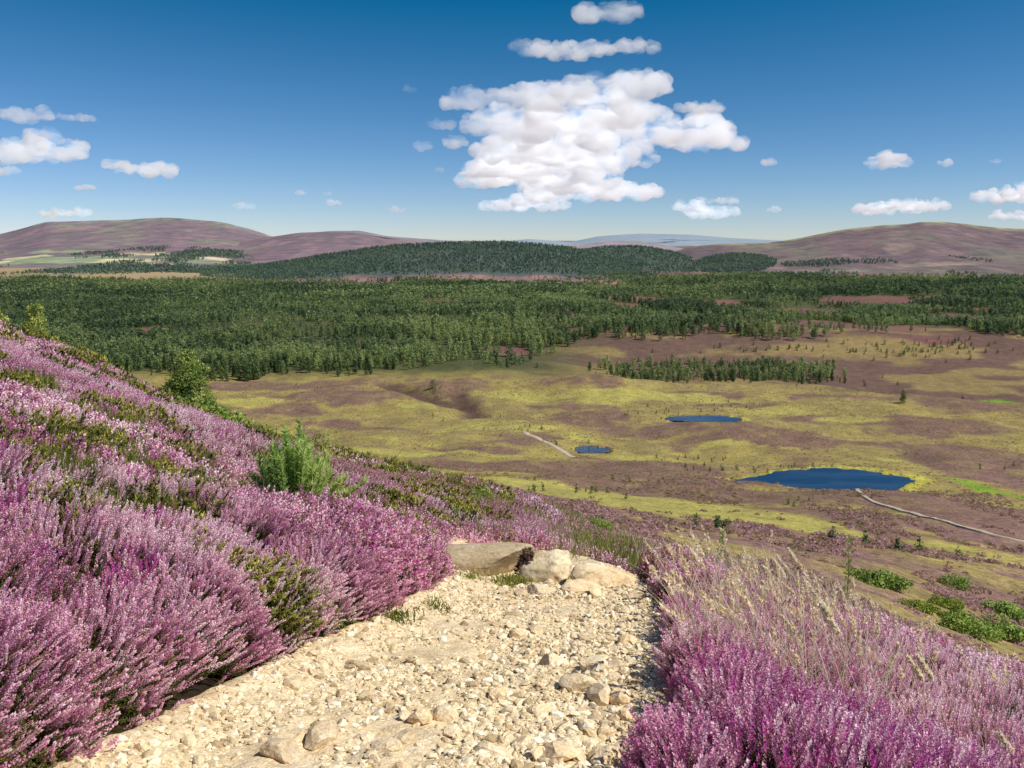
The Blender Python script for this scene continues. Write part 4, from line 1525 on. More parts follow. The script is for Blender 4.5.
    for _ in range(1700):
        u = rng.uniform(380, 780); y = 10.6 * 4.2 ** (rng.random() ** 1.1)
        x = (u - 512) / F * y * 1.05
        if fbm(np.array([x / 2.2]), np.array([y / 2.2]), 231, 2)[0] < .47: continue
        tuft(x, y, 16, rng.uniform(.25, .52), .10 + .006 * y, rng.uniform(.4, 1.0))
    for cx, cy, rx, ry in GAPS:
        for _ in range(int(min(260, 40 + rx * ry * 120))):
            tuft(cx + rng.normal(0, rx * .40), cy + rng.normal(0, ry * .40), 22, rng.uniform(.22, .40), .07, rng.choice([.1, .3, .5, .95]))
    V = np.concatenate(V); T = np.concatenate(T)
    o = link('grass', mesh_tris('grass', V, M_GRASS, None, T))
    tag(o, 'short yellow-green grass tufts along the path edges and in gaps of the heather', 'grass', kind='stuff')


# ------------------------------------------------------------------ the wood
def tree_template(n, size, h=1.0, w=.30, conic=.7, trunk=True):
    V = pine_crown(h, w, n, size, conic, 6, .18)
    T = tints(V, bias=0.0, lo=-.4, hi=.4, s=.08, clump=5.0)
    if trunk:
        tr = trunk_tris([(0, 0, -.03), (0, 0, .6)], [.018, .01], 3)
        V = np.concatenate([tr, V]); T = np.concatenate([np.full(len(tr), -.3), T])
    return V, np.zeros(len(V), int), T


def forest_density(x, y):
    t = x / np.maximum(y, 1)
    rt = sstep(-0.02, 0.10, t)
    # near edge of the wood
    y0 = 676 + 110 * (fbm(x / 75, y / 140, 161, 4) - .5) + rt * 225 + 70 * rt * (fbm(x / 90, y / 90, 163, 2) - .5)
    d = sstep(-15, 30, y - y0)
    d = d * (1 - forest_open(x, y))
    d = d * (1 - sstep(2450, 2600, y - 250 * sstep(-.3, -.1, t)))
    thin = fbm(x / 130, y / 130, 165, 3)
    d = d * (0.22 + 0.78 * sstep(.34, .50, thin)) * (.35 + .65 * sstep(.30, .42, fbm(x / 34, y / 40, 181, 2)))
    # on the right the wood breaks up into groves
    gr = fbm(x / 110, y / 150, 167, 3)
    d = d * (1 - sstep(.25, .5, t) * (1 - sstep(.42, .55, gr)) * (1 - sstep(1150, 1400, y)))
    # the copse in the dip behind the moor
    cop = sstep(.10, .13, t + .02 * fbm(x / 30, y / 30, 169, 2)) * (1 - sstep(.345, .385, t)) * sstep(690, 700, y) * (1 - sstep(770, 800, y - 25 * fbm(x / 40, y / 40, 171, 2)))
    return np.maximum(d, .9 * cop * sstep(.3, .45, fbm(x / 35, y / 35, 173, 2) + .12 * sstep(.2, .26, t)))


def build_forest():
    T_a = [tree_template(200, .068, w=rng.uniform(.26, .44), conic=rng.uniform(.25, .75)) for _ in range(8)]
    T_b = [tree_template(84, .10, w=rng.uniform(.28, .46), conic=rng.uniform(.25, .75)) for _ in range(8)]
    T_c = [tree_template(34, .155, w=rng.uniform(.32, .48), conic=rng.uniform(.2, .7), trunk=False) for _ in range(8)]
    P = []
    for (ya, yb, sp) in ((600, 1000, 5.2), (1000, 1600, 6.6), (1600, 2900, 8.6)):
        n = int(.5 * 1.30 * (yb ** 2 - ya ** 2) / sp ** 2)
        y = np.sqrt(rng.uniform(ya ** 2, yb ** 2, n)); t = rng.uniform(-.65, .65, n)
        x = t * y
        k = rng.random(n) < forest_density(x, y)
        P.append(np.stack([x[k], y[k]], -1))
    P = np.concatenate(P)
    x, y = P[:, 0], P[:, 1]
    z = hgt(x, y)
    u, v = proj(x, y, z)
    k = (u > -40) & (u < 1064)
    x, y, z = x[k], y[k], z[k]
    n = len(x)
    h = rng.uniform(4.5, 13.5, n) * (0.85 + .35 * fbm(x / 90, y / 90, 175, 2)) * np.where(y > 1600, 1.12, 1.0)
    h = np.where((y < 800) & (x > 0), h * .8, h)
    # the ones that show largest become trees of their own
    front = np.argsort(y + rng.uniform(0, 50, n))
    uu, vv = proj(x, y, z + h)
    # skip those hidden behind the near slope
    yy = np.exp(np.linspace(math.log(12), math.log(560), 60))
    hid = np.zeros(n, bool)
    for q in yy:
        xs = x / y * q
        hid |= (hgt(xs, np.full(n, q)) + .2) / q > (z + .7 * h) / y
    front = front[~hid[front]][:280]
    single = np.zeros(n, bool); single[front] = True
    rest = ~single & ~(hid & (y < 1100))
    tint = np.clip(.50 + 1.1 * (fbm(x / 70, y / 70, 177, 3) - .5) + .8 * (fbm(x / 260, y / 300, 179, 2) - .5) + rng.normal(0, .17, n) + .26 * (1 - sstep(720, 900, y)) - .10 * sstep(1200, 1800, y), 0, 1)
    up = np.zeros((n, 3)); up[:, 2] = 1
    V, T = [], []
    for sel, TP in ((rest & (y < 1000), T_a), (rest & (y >= 1000) & (y < 1600), T_b), (rest & (y >= 1600), T_c)):
        s = np.nonzero(sel)[0]
        v, m, tt = bake(TP, rng.integers(0, 8, len(s)), np.stack([x[s], y[s], z[s]], -1), frames(up[s]), h[s], tint[s])
        V.append(v); T.append(tt)
    V = np.concatenate(V); T = np.concatenate(T)
    o = link('pine_forest', mesh_tris('pine_forest', V, M_FOREST, None, T))
    tag(o, 'dense dark green pine wood filling the valley beyond the moor', 'forest', kind='stuff')
    print('forest trees', rest.sum(), 'tris', len(V), 'single', len(front))
    # individual trees
    crowns, trunks = [], []
    for i in range(10):
        w = rng.uniform(.22, .36)
        Vc = pine_crown(1.0, w, 420, .05, rng.uniform(.4, .85), 7, .10)
        crowns.append(mesh_tris('crown', Vc, M_PINE, None, tints(Vc, clump=5, bias=rng.uniform(.35, .75), s=.1)))
        trunks.append(mesh_tris('trunk', trunk_tris([(0, 0, -.04), (.01, 0, .5), (0, 0, .92)], [.02, .013, .004], 5), M_BARK))
    for j, i in enumerate(front):
        k = int(rng.integers(0, 10))
        r = empty('pine_tree', (x[i], y[i], z[i]), rng.uniform(0, 6.28)); r.scale = (h[i],) * 3
        right = x[i] / y[i] > .08
        tag(r, 'dark green pine of the copse in the dip behind the moor, right of centre' if right else 'green pine at the near edge of the valley wood, where the moor ends', 'pine tree',
            'pines of the copse behind the moor' if right else 'pines along the near edge of the wood')
        link('crown', crowns[k], r); link('trunk', trunks[k], r)
    # single bushes and saplings dotted over the moor
    sap = []
    for i in range(6):
        Vc = pine_crown(1.0, rng.uniform(.3, .45), 90, .10, .6, 5, .04)
        sap.append(mesh_tris('sapling', Vc, M_PINE, None, tints(Vc, clump=5, bias=rng.uniform(.3, .8), s=.12)))
    spots = []
    for (uc, rc, ru, rr, m) in ((760, 470, 110, 4, 26), (700, 408, 90, 8, 22), (620, 415, 60, 6, 12), (520, 430, 30, 6, 12), (560, 445, 30, 5, 8), (900, 350, 90, 8, 26), (700, 460, 60, 5, 10),
                                (820, 385, 120, 6, 16), (720, 548, 30, 6, 7), (600, 495, 40, 6, 6), (540, 492, 20, 5, 5), (650, 480, 120, 12, 10), (300, 390, 80, 8, 14), (900, 560, 80, 14, 9), (930, 352, 90, 9, 46), (640, 366, 60, 6, 18), (760, 350, 90, 5, 24), (430, 388, 26, 5, 10),
                                (940, 345, 70, 6, 20), (450, 420, 60, 10, 10), (1000, 470, 20, 12, 3), (690, 365, 90, 5, 18), (800, 500, 100, 15, 6)):
        for _ in range(m):
            spots.append((uc + rng.normal(0, ru * .5), rc + rng.normal(0, rr * .5)))
    i = 0
    for (u_, r_) in spots:
        X, Y, Z = at(u_, r_, 110, 1150)
        if any(pond_d(np.array([X]), np.array([Y]), p)[0] < 1.06 for p in PONDS): continue
        o = link('pine_sapling', sap[i % 6]); i += 1
        o.location = (X, Y, Z - .05)
        s = rng.uniform(1.0, 2.3) if Y < 640 else rng.uniform(2.5, 5.5)
        o.scale = (s * rng.uniform(.9, 1.4), s * 1.1, s)
        o.rotation_euler = (0, 0, rng.uniform(0, 6.28))
        far = Y > 640
        tag(o, 'dark scattered bush on the brown heath bank beyond the moor' if far else 'tiny dark pine sapling dotted on the open moor', 'sapling',
            'bushes on the heath bank' if far else 'saplings dotted over the moor')
    # a few that stand out
    for (u_, r_, s, w, lab, ymx) in ((903, 403, 8.5, .42, 'dark round pine alone on the heath bank at the right of the moor', 1000), (962, 402, 4.8, .5, 'dark pine near the bright green patch at the right edge', 1000),
                                 (433, 388, 6.5, .55, 'broad pale tree at the gully where moor meets wood', 720), (590, 371, 8.0, .3, 'slim pine by the knoll at the moor edge', 760)):
        X, Y, Z = at(u_, r_, 300, ymx)
        make_tree('pine_tree', lab, 'pine tree', (X, Y, Z - .1), s, s * w, 500, s * .05, M_PINE, .45, 6, .08, limbs=6, clump=.8)


# ------------------------------------------------------------------ hills
def poly(pts):
    a = np.array(pts, float)
    return a[:, 0], a[:, 1]


def build_hill(name, pts, Yr, Yf, zb, colour_fn, mat, power=1.25, rough=0.10, seed=0, step=2.0, nrow=90, wav=.00):
    U, Rr = poly(pts)
    us = np.arange(U[0], U[-1] + step, step)
    rows = np.interp(us, U, Rr)
    kk = np.hanning(9); kk /= kk.sum()
    rows = np.convolve(np.pad(rows, 4, mode='edge'), kk, 'valid')
    rows = rows + .5 * (fbm(us / 14, us * 0, seed + 5, 3) - .5)
    D = row_to_D(rows)
    t = u_to_t(us, D)
    zr = -D * Yr
    s = np.concatenate([np.linspace(0, 1, nrow), np.linspace(1.02, 1.6, 16)])
    S, TT = np.meshgrid(s, t, indexing='ij')
    ZR = np.maximum(np.broadcast_to(zr, S.shape), zb - 6)
    Yc = Yf + (Yr - Yf) * S
    X = TT * Yc
    spur = fbm(X / (Yr * .045), Yc / (Yr * .12), seed, 4) - .5
    prof = np.where(S <= 1, np.clip(S, 0, 1) ** power, np.clip(1 - ((S - 1) / .6) ** 1.5, 0, 1))
    bell = np.where(S <= 1, np.sin(np.pi * np.clip(S, 0, 1)) , 0)
    Z = zb - 6 + (ZR - zb + 6) * np.clip(prof + rough * 2 * spur * bell, 0, 1.0)
    U_, V_ = proj(X, Yc, Z)
    C = colour_fn(X, Yc, Z, S, TT, np.broadcast_to(us, S.shape), V_)
    me = mesh_grid(name, X, Yc, Z, mat, np.clip(C, .004, .9))
    o = link(name, me)
    tag(o, kind='structure')
    return X, Yc, Z, S, us


def mixc(c, col, w):
    return c * (1 - w[..., None]) + np.array(col) * w[..., None]


def col_heather_hill(seed, base=(.17, .085, .08), green=(.14, .14, .06), top=None, fields=None, woods=None):
    def f(X, Y, Z, S, T, U, V):
        n = fbm(X / 300, Y / 600, seed, 6, .6); m = fbm(X / 90, Y / 240, seed + 3, 5, .6)
        c = np.ones(X.shape + (3,)) * np.array(base)
        c = c * (.75 + .6 * m)[..., None]
        c = mixc(c, green, sstep(.52, .66, n) * .75)
        c = mixc(c, (.27, .16, .13), sstep(.6, .72, m) * .5)
        low = 1 - sstep(.10, .38, S + .2 * (n - .5))
        c = mixc(c, green, low * .5)
        if top: c = mixc(c, top, sstep(.93, .99, S) * sstep(.4, .6, m + .1) * .8)
        wu = U + 26 * (fbm(X / 160, Y / 160, seed + 7, 2) - .5); ws = S + .05 * (fbm(X / 160, Y / 300, seed + 9, 2) - .5)
        for (cu, cs, ru, rs, col) in (fields or []):
            d = np.hypot((wu - cu) / ru, (ws - cs) / rs)
            c = mixc(c, col, 1 - sstep(.85, 1.05, d))
        return c
    return f


def wood_on(X, Y, Z, dens, n, hrange, name, label, tmpl, mat):
    """scatter trees over a hill patch given as grids; dens is a grid 0..1"""
    h_, w_ = X.shape
    A = dens[:-1, :-1] * np.abs((X[:-1, 1:] - X[:-1, :-1]) * (Y[1:, :-1] - Y[:-1, :-1]))
    p = A.ravel() / A.sum()
    k = rng.choice(len(p), n, p=p)
    i, j = k // (w_ - 1), k % (w_ - 1)
    a, b = rng.random(n), rng.random(n)

    def L(G):
        return G[i, j] * (1 - a) * (1 - b) + G[i + 1, j] * a * (1 - b) + G[i, j + 1] * (1 - a) * b + G[i + 1, j + 1] * a * b
    x, y, z = L(X), L(Y), L(Z)
    up = np.zeros((n, 3)); up[:, 2] = 1
    tint = np.clip(.42 + .7 * (fbm(x / 160, y / 160, 191, 3) - .5) + rng.normal(0, .13, n), 0, 1)
    V, M, T = bake(tmpl, rng.integers(0, len(tmpl), n), np.stack([x, y, z], -1), frames(up), rng.uniform(*hrange, n), tint)
    return V, T


def build_hills():
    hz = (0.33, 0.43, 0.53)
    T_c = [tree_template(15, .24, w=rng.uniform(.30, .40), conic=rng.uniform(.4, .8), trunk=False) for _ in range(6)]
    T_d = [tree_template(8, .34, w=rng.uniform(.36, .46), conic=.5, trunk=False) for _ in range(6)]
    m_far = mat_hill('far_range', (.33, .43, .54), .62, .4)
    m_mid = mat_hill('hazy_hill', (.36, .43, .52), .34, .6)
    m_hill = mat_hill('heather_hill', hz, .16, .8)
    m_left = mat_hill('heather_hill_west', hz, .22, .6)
    flat = lambda col: (lambda X, Y, Z, S, T, U, V: np.ones(X.shape + (3,)) * np.array(col) * (.8 + .4 * fbm(X / 600, Y / 900, 5, 3))[..., None])
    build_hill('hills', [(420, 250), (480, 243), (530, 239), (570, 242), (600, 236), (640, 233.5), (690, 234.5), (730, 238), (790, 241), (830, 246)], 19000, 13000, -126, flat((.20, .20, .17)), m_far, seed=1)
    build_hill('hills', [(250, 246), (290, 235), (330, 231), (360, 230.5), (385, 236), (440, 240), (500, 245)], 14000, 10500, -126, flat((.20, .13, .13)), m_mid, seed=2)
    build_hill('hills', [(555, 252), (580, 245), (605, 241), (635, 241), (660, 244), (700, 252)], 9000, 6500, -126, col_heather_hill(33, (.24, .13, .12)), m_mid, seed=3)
    yl, tn, gr, dk = (.66, .58, .24), (.66, .52, .26), (.26, .31, .11), (.03, .05, .028)
    left_fields = [(140, .40, 30, .045, tn), (120, .28, 45, .030, yl), (35, .30, 60, .05, gr), (150, .22, 20, .02, yl), (215, .30, 22, .022, tn), (200, .25, 26, .02, gr), (20, .38, 26, .03, yl), (250, .27, 24, .02, yl),
                   (90, .34, 40, .02, gr), (175, .34, 24, .02, gr), (60, .47, 30, .03, gr), (-30, .3, 40, .05, yl)]
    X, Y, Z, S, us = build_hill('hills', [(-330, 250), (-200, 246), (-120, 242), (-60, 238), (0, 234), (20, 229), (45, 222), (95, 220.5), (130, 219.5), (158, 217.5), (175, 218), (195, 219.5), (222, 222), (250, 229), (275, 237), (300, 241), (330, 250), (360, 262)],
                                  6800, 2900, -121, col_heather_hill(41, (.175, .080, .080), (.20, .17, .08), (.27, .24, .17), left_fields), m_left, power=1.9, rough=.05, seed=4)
    ww = fbm(X / 260, Y / 900, 201, 3)
    dn = ((sstep(.50, .56, ww) * (S > .06) * (S < .50) + sstep(.03, .06, S) * (1 - sstep(.17, .21, S + .1 * (ww - .5)))*sstep(.38, .48, ww) * .8))
    U_ = np.broadcast_to(us, S.shape)
    for (cu, cs, ru, rs, col) in left_fields:
        if col in (yl, tn): dn = dn * (np.hypot((U_ - cu) / ru, (S - cs) / rs) > 1)
    V1, T1 = wood_on(X, Y, Z, dn, 9000, (9, 14), '', '', T_d, None)
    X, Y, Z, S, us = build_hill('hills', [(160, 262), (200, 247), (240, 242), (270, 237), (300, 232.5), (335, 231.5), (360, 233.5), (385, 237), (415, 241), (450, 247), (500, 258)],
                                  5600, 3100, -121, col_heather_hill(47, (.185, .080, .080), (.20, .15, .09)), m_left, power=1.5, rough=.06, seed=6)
    dn = sstep(.5, .56, fbm(X / 200, Y / 600, 203, 3)) * (S > .03) * (S < .32)
    V2, T2 = wood_on(X, Y, Z, dn + 1e-9, 2500, (8, 13), '', '', T_d, None)
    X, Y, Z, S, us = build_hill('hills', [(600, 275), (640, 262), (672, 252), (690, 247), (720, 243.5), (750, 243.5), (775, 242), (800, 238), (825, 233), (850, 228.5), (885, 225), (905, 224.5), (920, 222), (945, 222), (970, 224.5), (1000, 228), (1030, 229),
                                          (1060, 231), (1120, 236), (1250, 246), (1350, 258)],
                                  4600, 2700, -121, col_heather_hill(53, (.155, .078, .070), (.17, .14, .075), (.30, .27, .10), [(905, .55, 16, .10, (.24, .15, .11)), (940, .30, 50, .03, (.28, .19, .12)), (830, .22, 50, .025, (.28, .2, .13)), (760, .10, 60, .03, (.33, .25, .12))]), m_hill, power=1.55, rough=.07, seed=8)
    dn = sstep(.55, .6, fbm(X / 150, Y / 350, 207, 3)) * (S > .02) * (S < .42) * np.broadcast_to(sstep(1100, 900, us), S.shape)
    U_ = np.broadcast_to(us, S.shape)
    dn = dn + 2.5 * (np.hypot((U_ - 735) / 42, (S - .42) / .25) < 1) + 1.5 * (np.hypot((U_ - 820) / 40, (S - .36) / .07) < 1)
    V3, T3 = wood_on(X, Y, Z, dn, 4500, (7, 11), '', '', T_d, None)
    # wooded domes in the middle
    dome_col = lambda X, Y, Z, S, T, U, V: mixc(np.ones(X.shape + (3,)) * np.array([.05, .06, .03]), (.30, .135, .10), (1 - sstep(.16, .24, S + .12 * (fbm(X / 90, Y / 200, 209, 3) - .5))))
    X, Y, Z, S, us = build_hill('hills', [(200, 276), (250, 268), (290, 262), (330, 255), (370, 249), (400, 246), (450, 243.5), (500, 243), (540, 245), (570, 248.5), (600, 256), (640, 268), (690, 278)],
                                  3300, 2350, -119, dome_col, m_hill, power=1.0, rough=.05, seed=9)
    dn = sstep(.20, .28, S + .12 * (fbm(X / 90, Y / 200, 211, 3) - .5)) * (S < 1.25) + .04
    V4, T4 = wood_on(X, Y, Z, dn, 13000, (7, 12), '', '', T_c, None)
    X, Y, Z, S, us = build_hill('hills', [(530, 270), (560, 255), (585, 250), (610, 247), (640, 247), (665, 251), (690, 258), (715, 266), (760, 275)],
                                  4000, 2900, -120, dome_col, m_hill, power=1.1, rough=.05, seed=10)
    dn = sstep(.12, .2, S) * (S < 1.2) + .02
    V5, T5 = wood_on(X, Y, Z, dn, 5000, (8, 13), '', '', T_d, None)
    V = np.concatenate([V1, V2, V3, V5]); T = np.concatenate([T1, T2, T3, T5])
    o = link('hill_woods', mesh_tris('hill_woods', V, M_FORESTFAR, None, T))
    tag(o, 'far dark woods and plantations at the feet of the distant heather hills', 'forest', kind='stuff')
    o = link('hilltop_forest', mesh_tris('hilltop_forest', V4, M_FORESTFAR, None, T4))
    tag(o, 'dark pine forest covering the low rounded hill in the middle distance', 'forest', kind='stuff')


# ------------------------------------------------------------------ water and track
def build_water():
    for i, p in enumerate(PONDS):
        cx, cy, rx, ry, pz, ph = p
        a = np.linspace(0, 2 * np.pi, 180, endpoint=False)
        lo = np.full(180, .2); hi = np.full(180, 2.5)
        for _ in range(30):
            mid = (lo + hi) / 2
            d = pond_d(cx + np.cos(a) * mid * rx, cy + np.sin(a) * mid * ry, p)
            hi = np.where(d > 1.03, mid, hi); lo = np.where(d > 1.03, lo, mid)
        pts = [(cx + math.cos(t) * m * rx, cy + math.sin(t) * m * ry, pz) for t, m in zip(a, lo)]
        me = bpy.data.meshes.new('pond_water')
        me.from_pydata(pts, [], [list(range(180))]); me.materials.append(M_WATER); me.update()
        tag(link('pond_water', me), kind='structure')


def build_track():
    def ribbon(pix, w, ymin=150, ymax=720):
        P = [at(u, r, ymin, ymax) for u, r in pix]
        P = np.array(P)
        # resample
        s = np.concatenate([[0], np.cumsum(np.hypot(*np.diff(P[:, :2], axis=0).T))])
        q = np.arange(0, s[-1], 1.5)
        x = np.interp(q, s, P[:, 0]); y = np.interp(q, s, P[:, 1])
        k = np.hanning(15); k /= k.sum()
        x = np.convolve(np.pad(x, 7, mode='edge'), k, 'valid'); y = np.convolve(np.pad(y, 7, mode='edge'), k, 'valid')
        tx, ty = np.gradient(x), np.gradient(y); L = np.hypot(tx, ty); nx, ny = -ty / L, tx / L
        off = np.linspace(-1, 1, 7)
        ww = w * (.75 + .5 * fbm(q / 5, q * 0, 221, 2))[:, None]
        X = x[:, None] + nx[:, None] * off * ww; Y = y[:, None] + ny[:, None] * off * ww
        Z = np.maximum(hgt(X, Y), hgt(x, y)[:, None] - .1) + .30
        Z[:, 0] -= .5; Z[:, -1] -= .5
        tag(link('track', mesh_grid('track', X, Y, Z, M_TRACK)), kind='structure')
    for pix, w in TRACKS: ribbon(pix, w)


# ------------------------------------------------------------------ clouds
def build_clouds():
    RC = 9000.0

    def cloud(ells, label, k_per=26, vox=None, amp=None, group='white clouds in the sky', dist=1.0):
        """ells: picture ellipses (u, row, ru, rr); the cloud is a body of vapour at distance dist"""
        import bmesh
        pts = []
        k0 = dist
        # one flat cloud base: the lower a cloud stands in the picture, the farther away it is
        far = lambda row: k0 * RC * .13 / ((238 - row) / F + .045)
        for (u, row, ru, rr) in ells:
            a = max(ru * rr, 8)
            for _ in range(int(k_per * 1.9)):
                q = rng.random() ** .5; th = rng.uniform(0, 2 * np.pi)
                r = rr * (.16 + .40 * rng.random() ** 1.6)
                uu = u + math.cos(th) * q * max(ru - r * 1.0, 0)
                vv = row + math.sin(th) * q * max(rr - r, 0)
                if vv > row + rr * .35: vv = row + rr * .35
                pts.append((uu, vv, r, rng.uniform(-.22, .22) * ru, far(row)))
        C = [(e[0], e[1], e[2], e[3]) for e in ells]
        links = [(C[0][0] - C[0][2] * .6, C[0][1], C[0][0] + C[0][2] * .6, C[0][1], C[0][3], C[0][1])]
        for e in C[1:]:
            b = min(C[:C.index(e)], key=lambda q: math.hypot((q[0] - e[0]) * .5, q[1] - e[1]))
            links.append((b[0], b[1], e[0], e[1], min(b[3], e[3]), .5 * (b[1] + e[1])))
        for (u0, v0, u1, v1, rr, rw) in links:
            m = int(max(6, abs(u1 - u0) / (rr * .35), abs(far(v0) - far(v1)) / (min(far(v0), far(v1)) / F) / (rr * .30)))
            for i in range(m + 1):
                q = i / m
                pts.append((u0 + (u1 - u0) * q, v0 + (v1 - v0) * q, rr * .42, 0.0, far(v0 + (v1 - v0) * q)))
        bm = bmesh.new()
        cu = np.mean([e[0] for e in ells]); cr = np.mean([e[1] for e in ells])
        dist = float(np.min([q[4] for q in pts]))
        D0 = row_to_D(cr)
        c0 = np.array([float(u_to_t(cu, D0)) * dist, dist, -float(D0) * dist])
        px = dist / F
        for (uu, vv, r, dz, dd) in pts:
            D = float(row_to_D(vv)); px = dd / F; y = dd + dz * px
            p = np.array([float(u_to_t(uu, D)) * y, y, -D * y]) - c0
            m = bmesh.ops.create_icosphere(bm, subdivisions=2, radius=r * px)
            for v in m['verts']:
                v.co.x *= 1.35; v.co.y *= 1.2
                v.co += Vector(p)
        me = bpy.data.meshes.new('cloud'); bm.to_mesh(me); bm.free()
        o = link('cloud', me)
        px = dist / F
        rrm = np.median([p[2] for p in pts]) * px
        vs = vox or max(rrm * .16, px * .75)
        md = o.modifiers.new('r', 'REMESH'); md.mode = 'VOXEL'; md.voxel_size = vs
        dg = bpy.context.evaluated_depsgraph_get()
        m2 = bpy.data.meshes.new_from_object(o.evaluated_get(dg))
        o.modifiers.clear(); o.data = m2; bpy.data.meshes.remove(me)
        bm = bmesh.new(); bm.from_mesh(m2); bm.verts.ensure_lookup_table()
        seen = np.full(len(bm.verts), -1); sizes = []
        for v in bm.verts:
            if seen[v.index] >= 0: continue
            k = len(sizes); stack = [v]; seen[v.index] = k; cnt = 0
            while stack:
                w = stack.pop(); cnt += 1
                for e in w.link_edges:
                    o2 = e.other_vert(w)
                    if seen[o2.index] < 0: seen[o2.index] = k; stack.append(o2)
            sizes.append(cnt)
        if len(sizes) > 1:
            best = int(np.argmax(sizes))
            bmesh.ops.delete(bm, geom=[v for v in bm.verts if seen[v.index] != best], context='VERTS')
            bm.to_mesh(m2)
        bm.free()
        n = len(m2.vertices)
        P = np.empty(n * 3, np.float32); m2.vertices.foreach_get('co', P); P = P.reshape(-1, 3).astype(float)
        N = np.empty(n * 3, np.float32); m2.vertices.foreach_get('normal', N); N = N.reshape(-1, 3)
        sc_ = max(rrm, px * 4)
        Q = P + c0
        f = fbm3(Q / (sc_ * 1.5), 11, 4, .55) - .5
        f2 = np.abs(fbm3(Q / (sc_ * .6), 17, 3, .5) - .5)
        bot = np.clip(-N[:, 2], 0, 1)
        P2 = P + N * (sc_ * np.clip(2.0 * f - .5 * f2 + .30, -.25, .75))[:, None] * (1 - .6 * bot)[:, None]
        m2.vertices.foreach_set('co', P2.astype(np.float32).ravel()); m2.update()
        md = o.modifiers.new('r', 'REMESH'); md.mode = 'VOXEL'; md.voxel_size = vs       # closes folds in the displaced skin
        m3 = bpy.data.meshes.new_from_object(o.evaluated_get(bpy.context.evaluated_depsgraph_get()))
        o.modifiers.clear(); o.data = m3; bpy.data.meshes.remove(m2); m2 = m3
        m2.materials.clear(); m2.materials.append(M_CLOUD)
        m2.polygons.foreach_set('use_smooth', np.ones(len(m2.polygons), bool))
        m2.update()
        o.location = c0
        tag(o, label, 'cloud', group)
        return o
    cloud([(608, 88, 66, 18), (545, 97, 50, 17), (470, 100, 36, 13), (640, 130, 108, 26), (530, 125, 70, 24), (700, 142, 50, 13), (520, 165, 66, 22), (590, 160, 70, 16), (700, 108, 26, 7),
           (560, 186, 72, 14), (620, 192, 46, 11), (530, 203, 55, 11), (505, 206, 30, 8), (570, 150, 100, 22), (545, 172, 80, 20), (590, 192, 70, 14), (640, 85, 36, 16), (480, 180, 26, 12), (600, 115, 60, 20)], 'huge white cumulus cloud spread across the middle of the sky', 34)
    cloud([(570, 52, 46, 12), (630, 47, 40, 9), (530, 48, 20, 10)], 'long white cloud just above the huge cumulus', 26)
    cloud([(608, 13, 36, 13), (590, 16, 18, 8)], 'compact white cloud touching the top of the picture', 26)
    cloud([(40, 152, 52, 15), (42, 140, 22, 12), (10, 155, 22, 12)], 'bright puffy cloud at the left edge, largest on that side', 26)
    cloud([(140, 169, 34, 8), (160, 171, 22, 9), (112, 164, 12, 6)], 'white flat cloud right of the bright puffy one at left', 24)
    cloud([(28, 116, 34, 10), (85, 119, 18, 5)], 'thin greyish cloud above the bright puffy one at the left edge', 16)
    cloud([(888, 162, 28, 9), (892, 158, 14, 7)], 'small bright cloud above the right heather hill', 22)
    cloud([(895, 207, 44, 8), (925, 206, 26, 7), (880, 210, 28, 6)], 'long white cloud low over the summit of the right hill', 24)
    cloud([(1005, 197, 38, 10), (1024, 192, 24, 11)], 'white cloud cut by the right edge above the hill', 24)
    cloud([(1010, 216, 26, 6)], 'faint cloud strip at the right edge touching the hill', 14)
    cloud([(715, 213, 34, 8), (690, 207, 20, 6)], 'white cloud low right of the huge cumulus base', 22)
    cloud([(718, 201, 32, 4)], 'thin flat cloud just over the low one right of the cumulus', 14)
    cloud([(74, 213, 26, 5), (40, 215, 20, 4)], 'low white cloud over the left heather hill', 18)
    cloud([(455, 143, 14, 8)], 'small ragged cloud off the left flank of the huge cumulus', 14, dist=.7)
    cloud([(442, 125, 16, 6)], 'little wisp at the upper left of the huge cumulus', 12, dist=.7)
    for (u, r, ru, rr) in ((423, 147, 9, 6), (243, 206, 13, 4), (397, 210, 10, 4), (335, 203, 8, 3.2), (301, 193, 6, 2.2), (326, 194, 6, 2), (770, 163, 8, 4), (774, 210, 8, 4), (945, 163, 6, 5),
                           (995, 161, 6, 3), (440, 170, 5, 3), (410, 90, 8, 4), (84, 188, 12, 3), (8, 172, 14, 6)):
        cloud([(u, r, ru, rr)], 'tiny white cloud puff floating alone in the blue sky', 12, group='tiny cloud puffs', dist=.7 if 380 < u < 460 else 1.0)


# ------------------------------------------------------------------ light
SUN_AZ, SUN_EL = R(107), R(50)


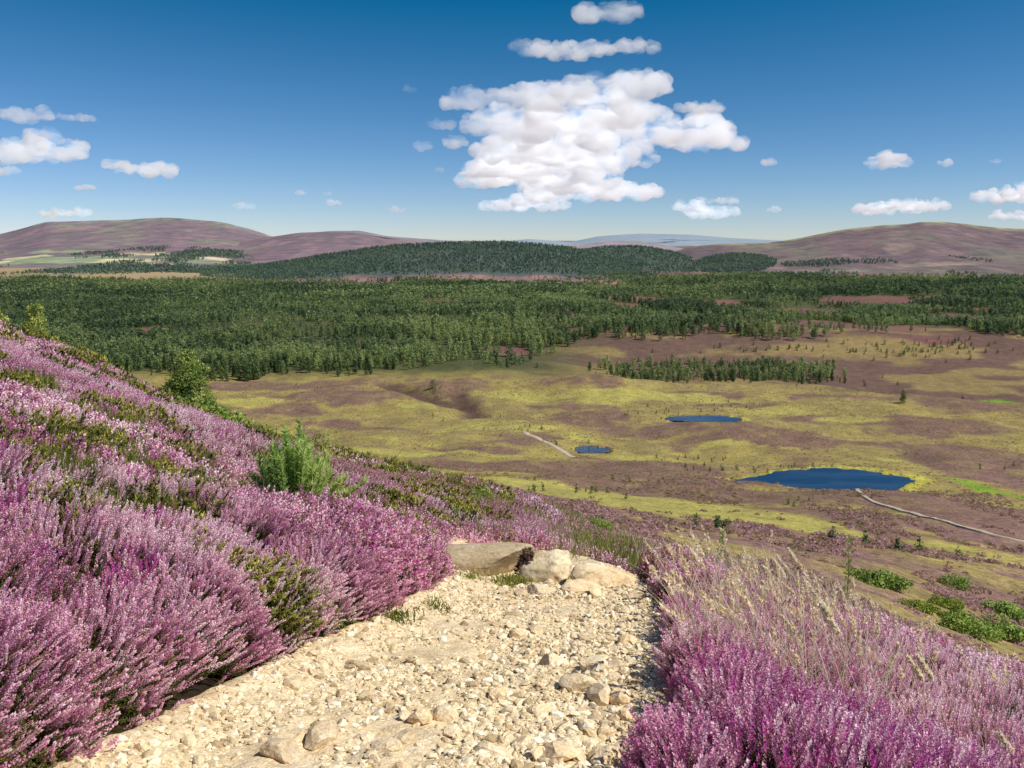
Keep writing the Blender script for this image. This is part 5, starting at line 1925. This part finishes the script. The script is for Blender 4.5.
def build_light():
    sd = Vector((math.sin(SUN_AZ) * math.cos(SUN_EL), math.cos(SUN_AZ) * math.cos(SUN_EL), math.sin(SUN_EL)))
    l = bpy.data.lights.new('sun', 'SUN'); l.energy = 5.0; l.angle = R(.53); l.color = (1.0, .95, .86)
    o = bpy.data.objects.new('sun', l); COL.objects.link(o)
    o.rotation_euler = sd.to_track_quat('Z', 'Y').to_euler()
    w = bpy.data.worlds.new('World'); sc.world = w; w.use_nodes = True
    t = w.node_tree; t.nodes.clear()
    sky = t.nodes.new('ShaderNodeTexSky'); sky.sky_type = 'NISHITA'; sky.sun_disc = False
    sky.sun_elevation = SUN_EL; sky.sun_rotation = SUN_AZ
    sky.altitude = 1500; sky.air_density = .8; sky.dust_density = 0; sky.ozone_density = 6
    # the deep polarised blue of the photograph: more contrast in every channel
    ma = t.nodes.new('ShaderNodeVectorMath'); ma.operation = 'MULTIPLY_ADD'
    ma.inputs[1].default_value = (1.40, 1.23, 1.37); ma.inputs[2].default_value = (-1.40, -.88, -1.72)
    hs = t.nodes.new('ShaderNodeVectorMath'); hs.operation = 'MAXIMUM'; hs.inputs[1].default_value = (.03, .6, 2.2)
    t.links.new(ma.outputs[0], hs.inputs[0])
    bg = t.nodes.new('ShaderNodeBackground'); bg.inputs['Strength'].default_value = .085
    out = t.nodes.new('ShaderNodeOutputWorld')
    t.links.new(sky.outputs[0], ma.inputs[0]); t.links.new(hs.outputs[0], bg.inputs['Color']); t.links.new(bg.outputs[0], out.inputs[0])


build_light()
build_ground()
build_path()
build_heather()
build_moor_scrub()
build_stones()
build_gravel()
build_near_plants()
build_grasses()
build_forest()
build_hills()
build_water()
build_track()
build_clouds()

# ------------------------------------------------------------------ render settings
sc.view_settings.view_transform = 'Standard'
sc.view_settings.look = 'None'
sc.view_settings.exposure = 0
sc.view_settings.gamma = 1
cy = sc.cycles
cy.max_bounces = 16; cy.diffuse_bounces = 3; cy.glossy_bounces = 2; cy.transmission_bounces = 4; cy.volume_bounces = 14
cy.use_denoising = True
cy.volume_step_rate = 0.35; cy.volume_max_steps = 256
cy.caustics_reflective = False; cy.caustics_refractive = False
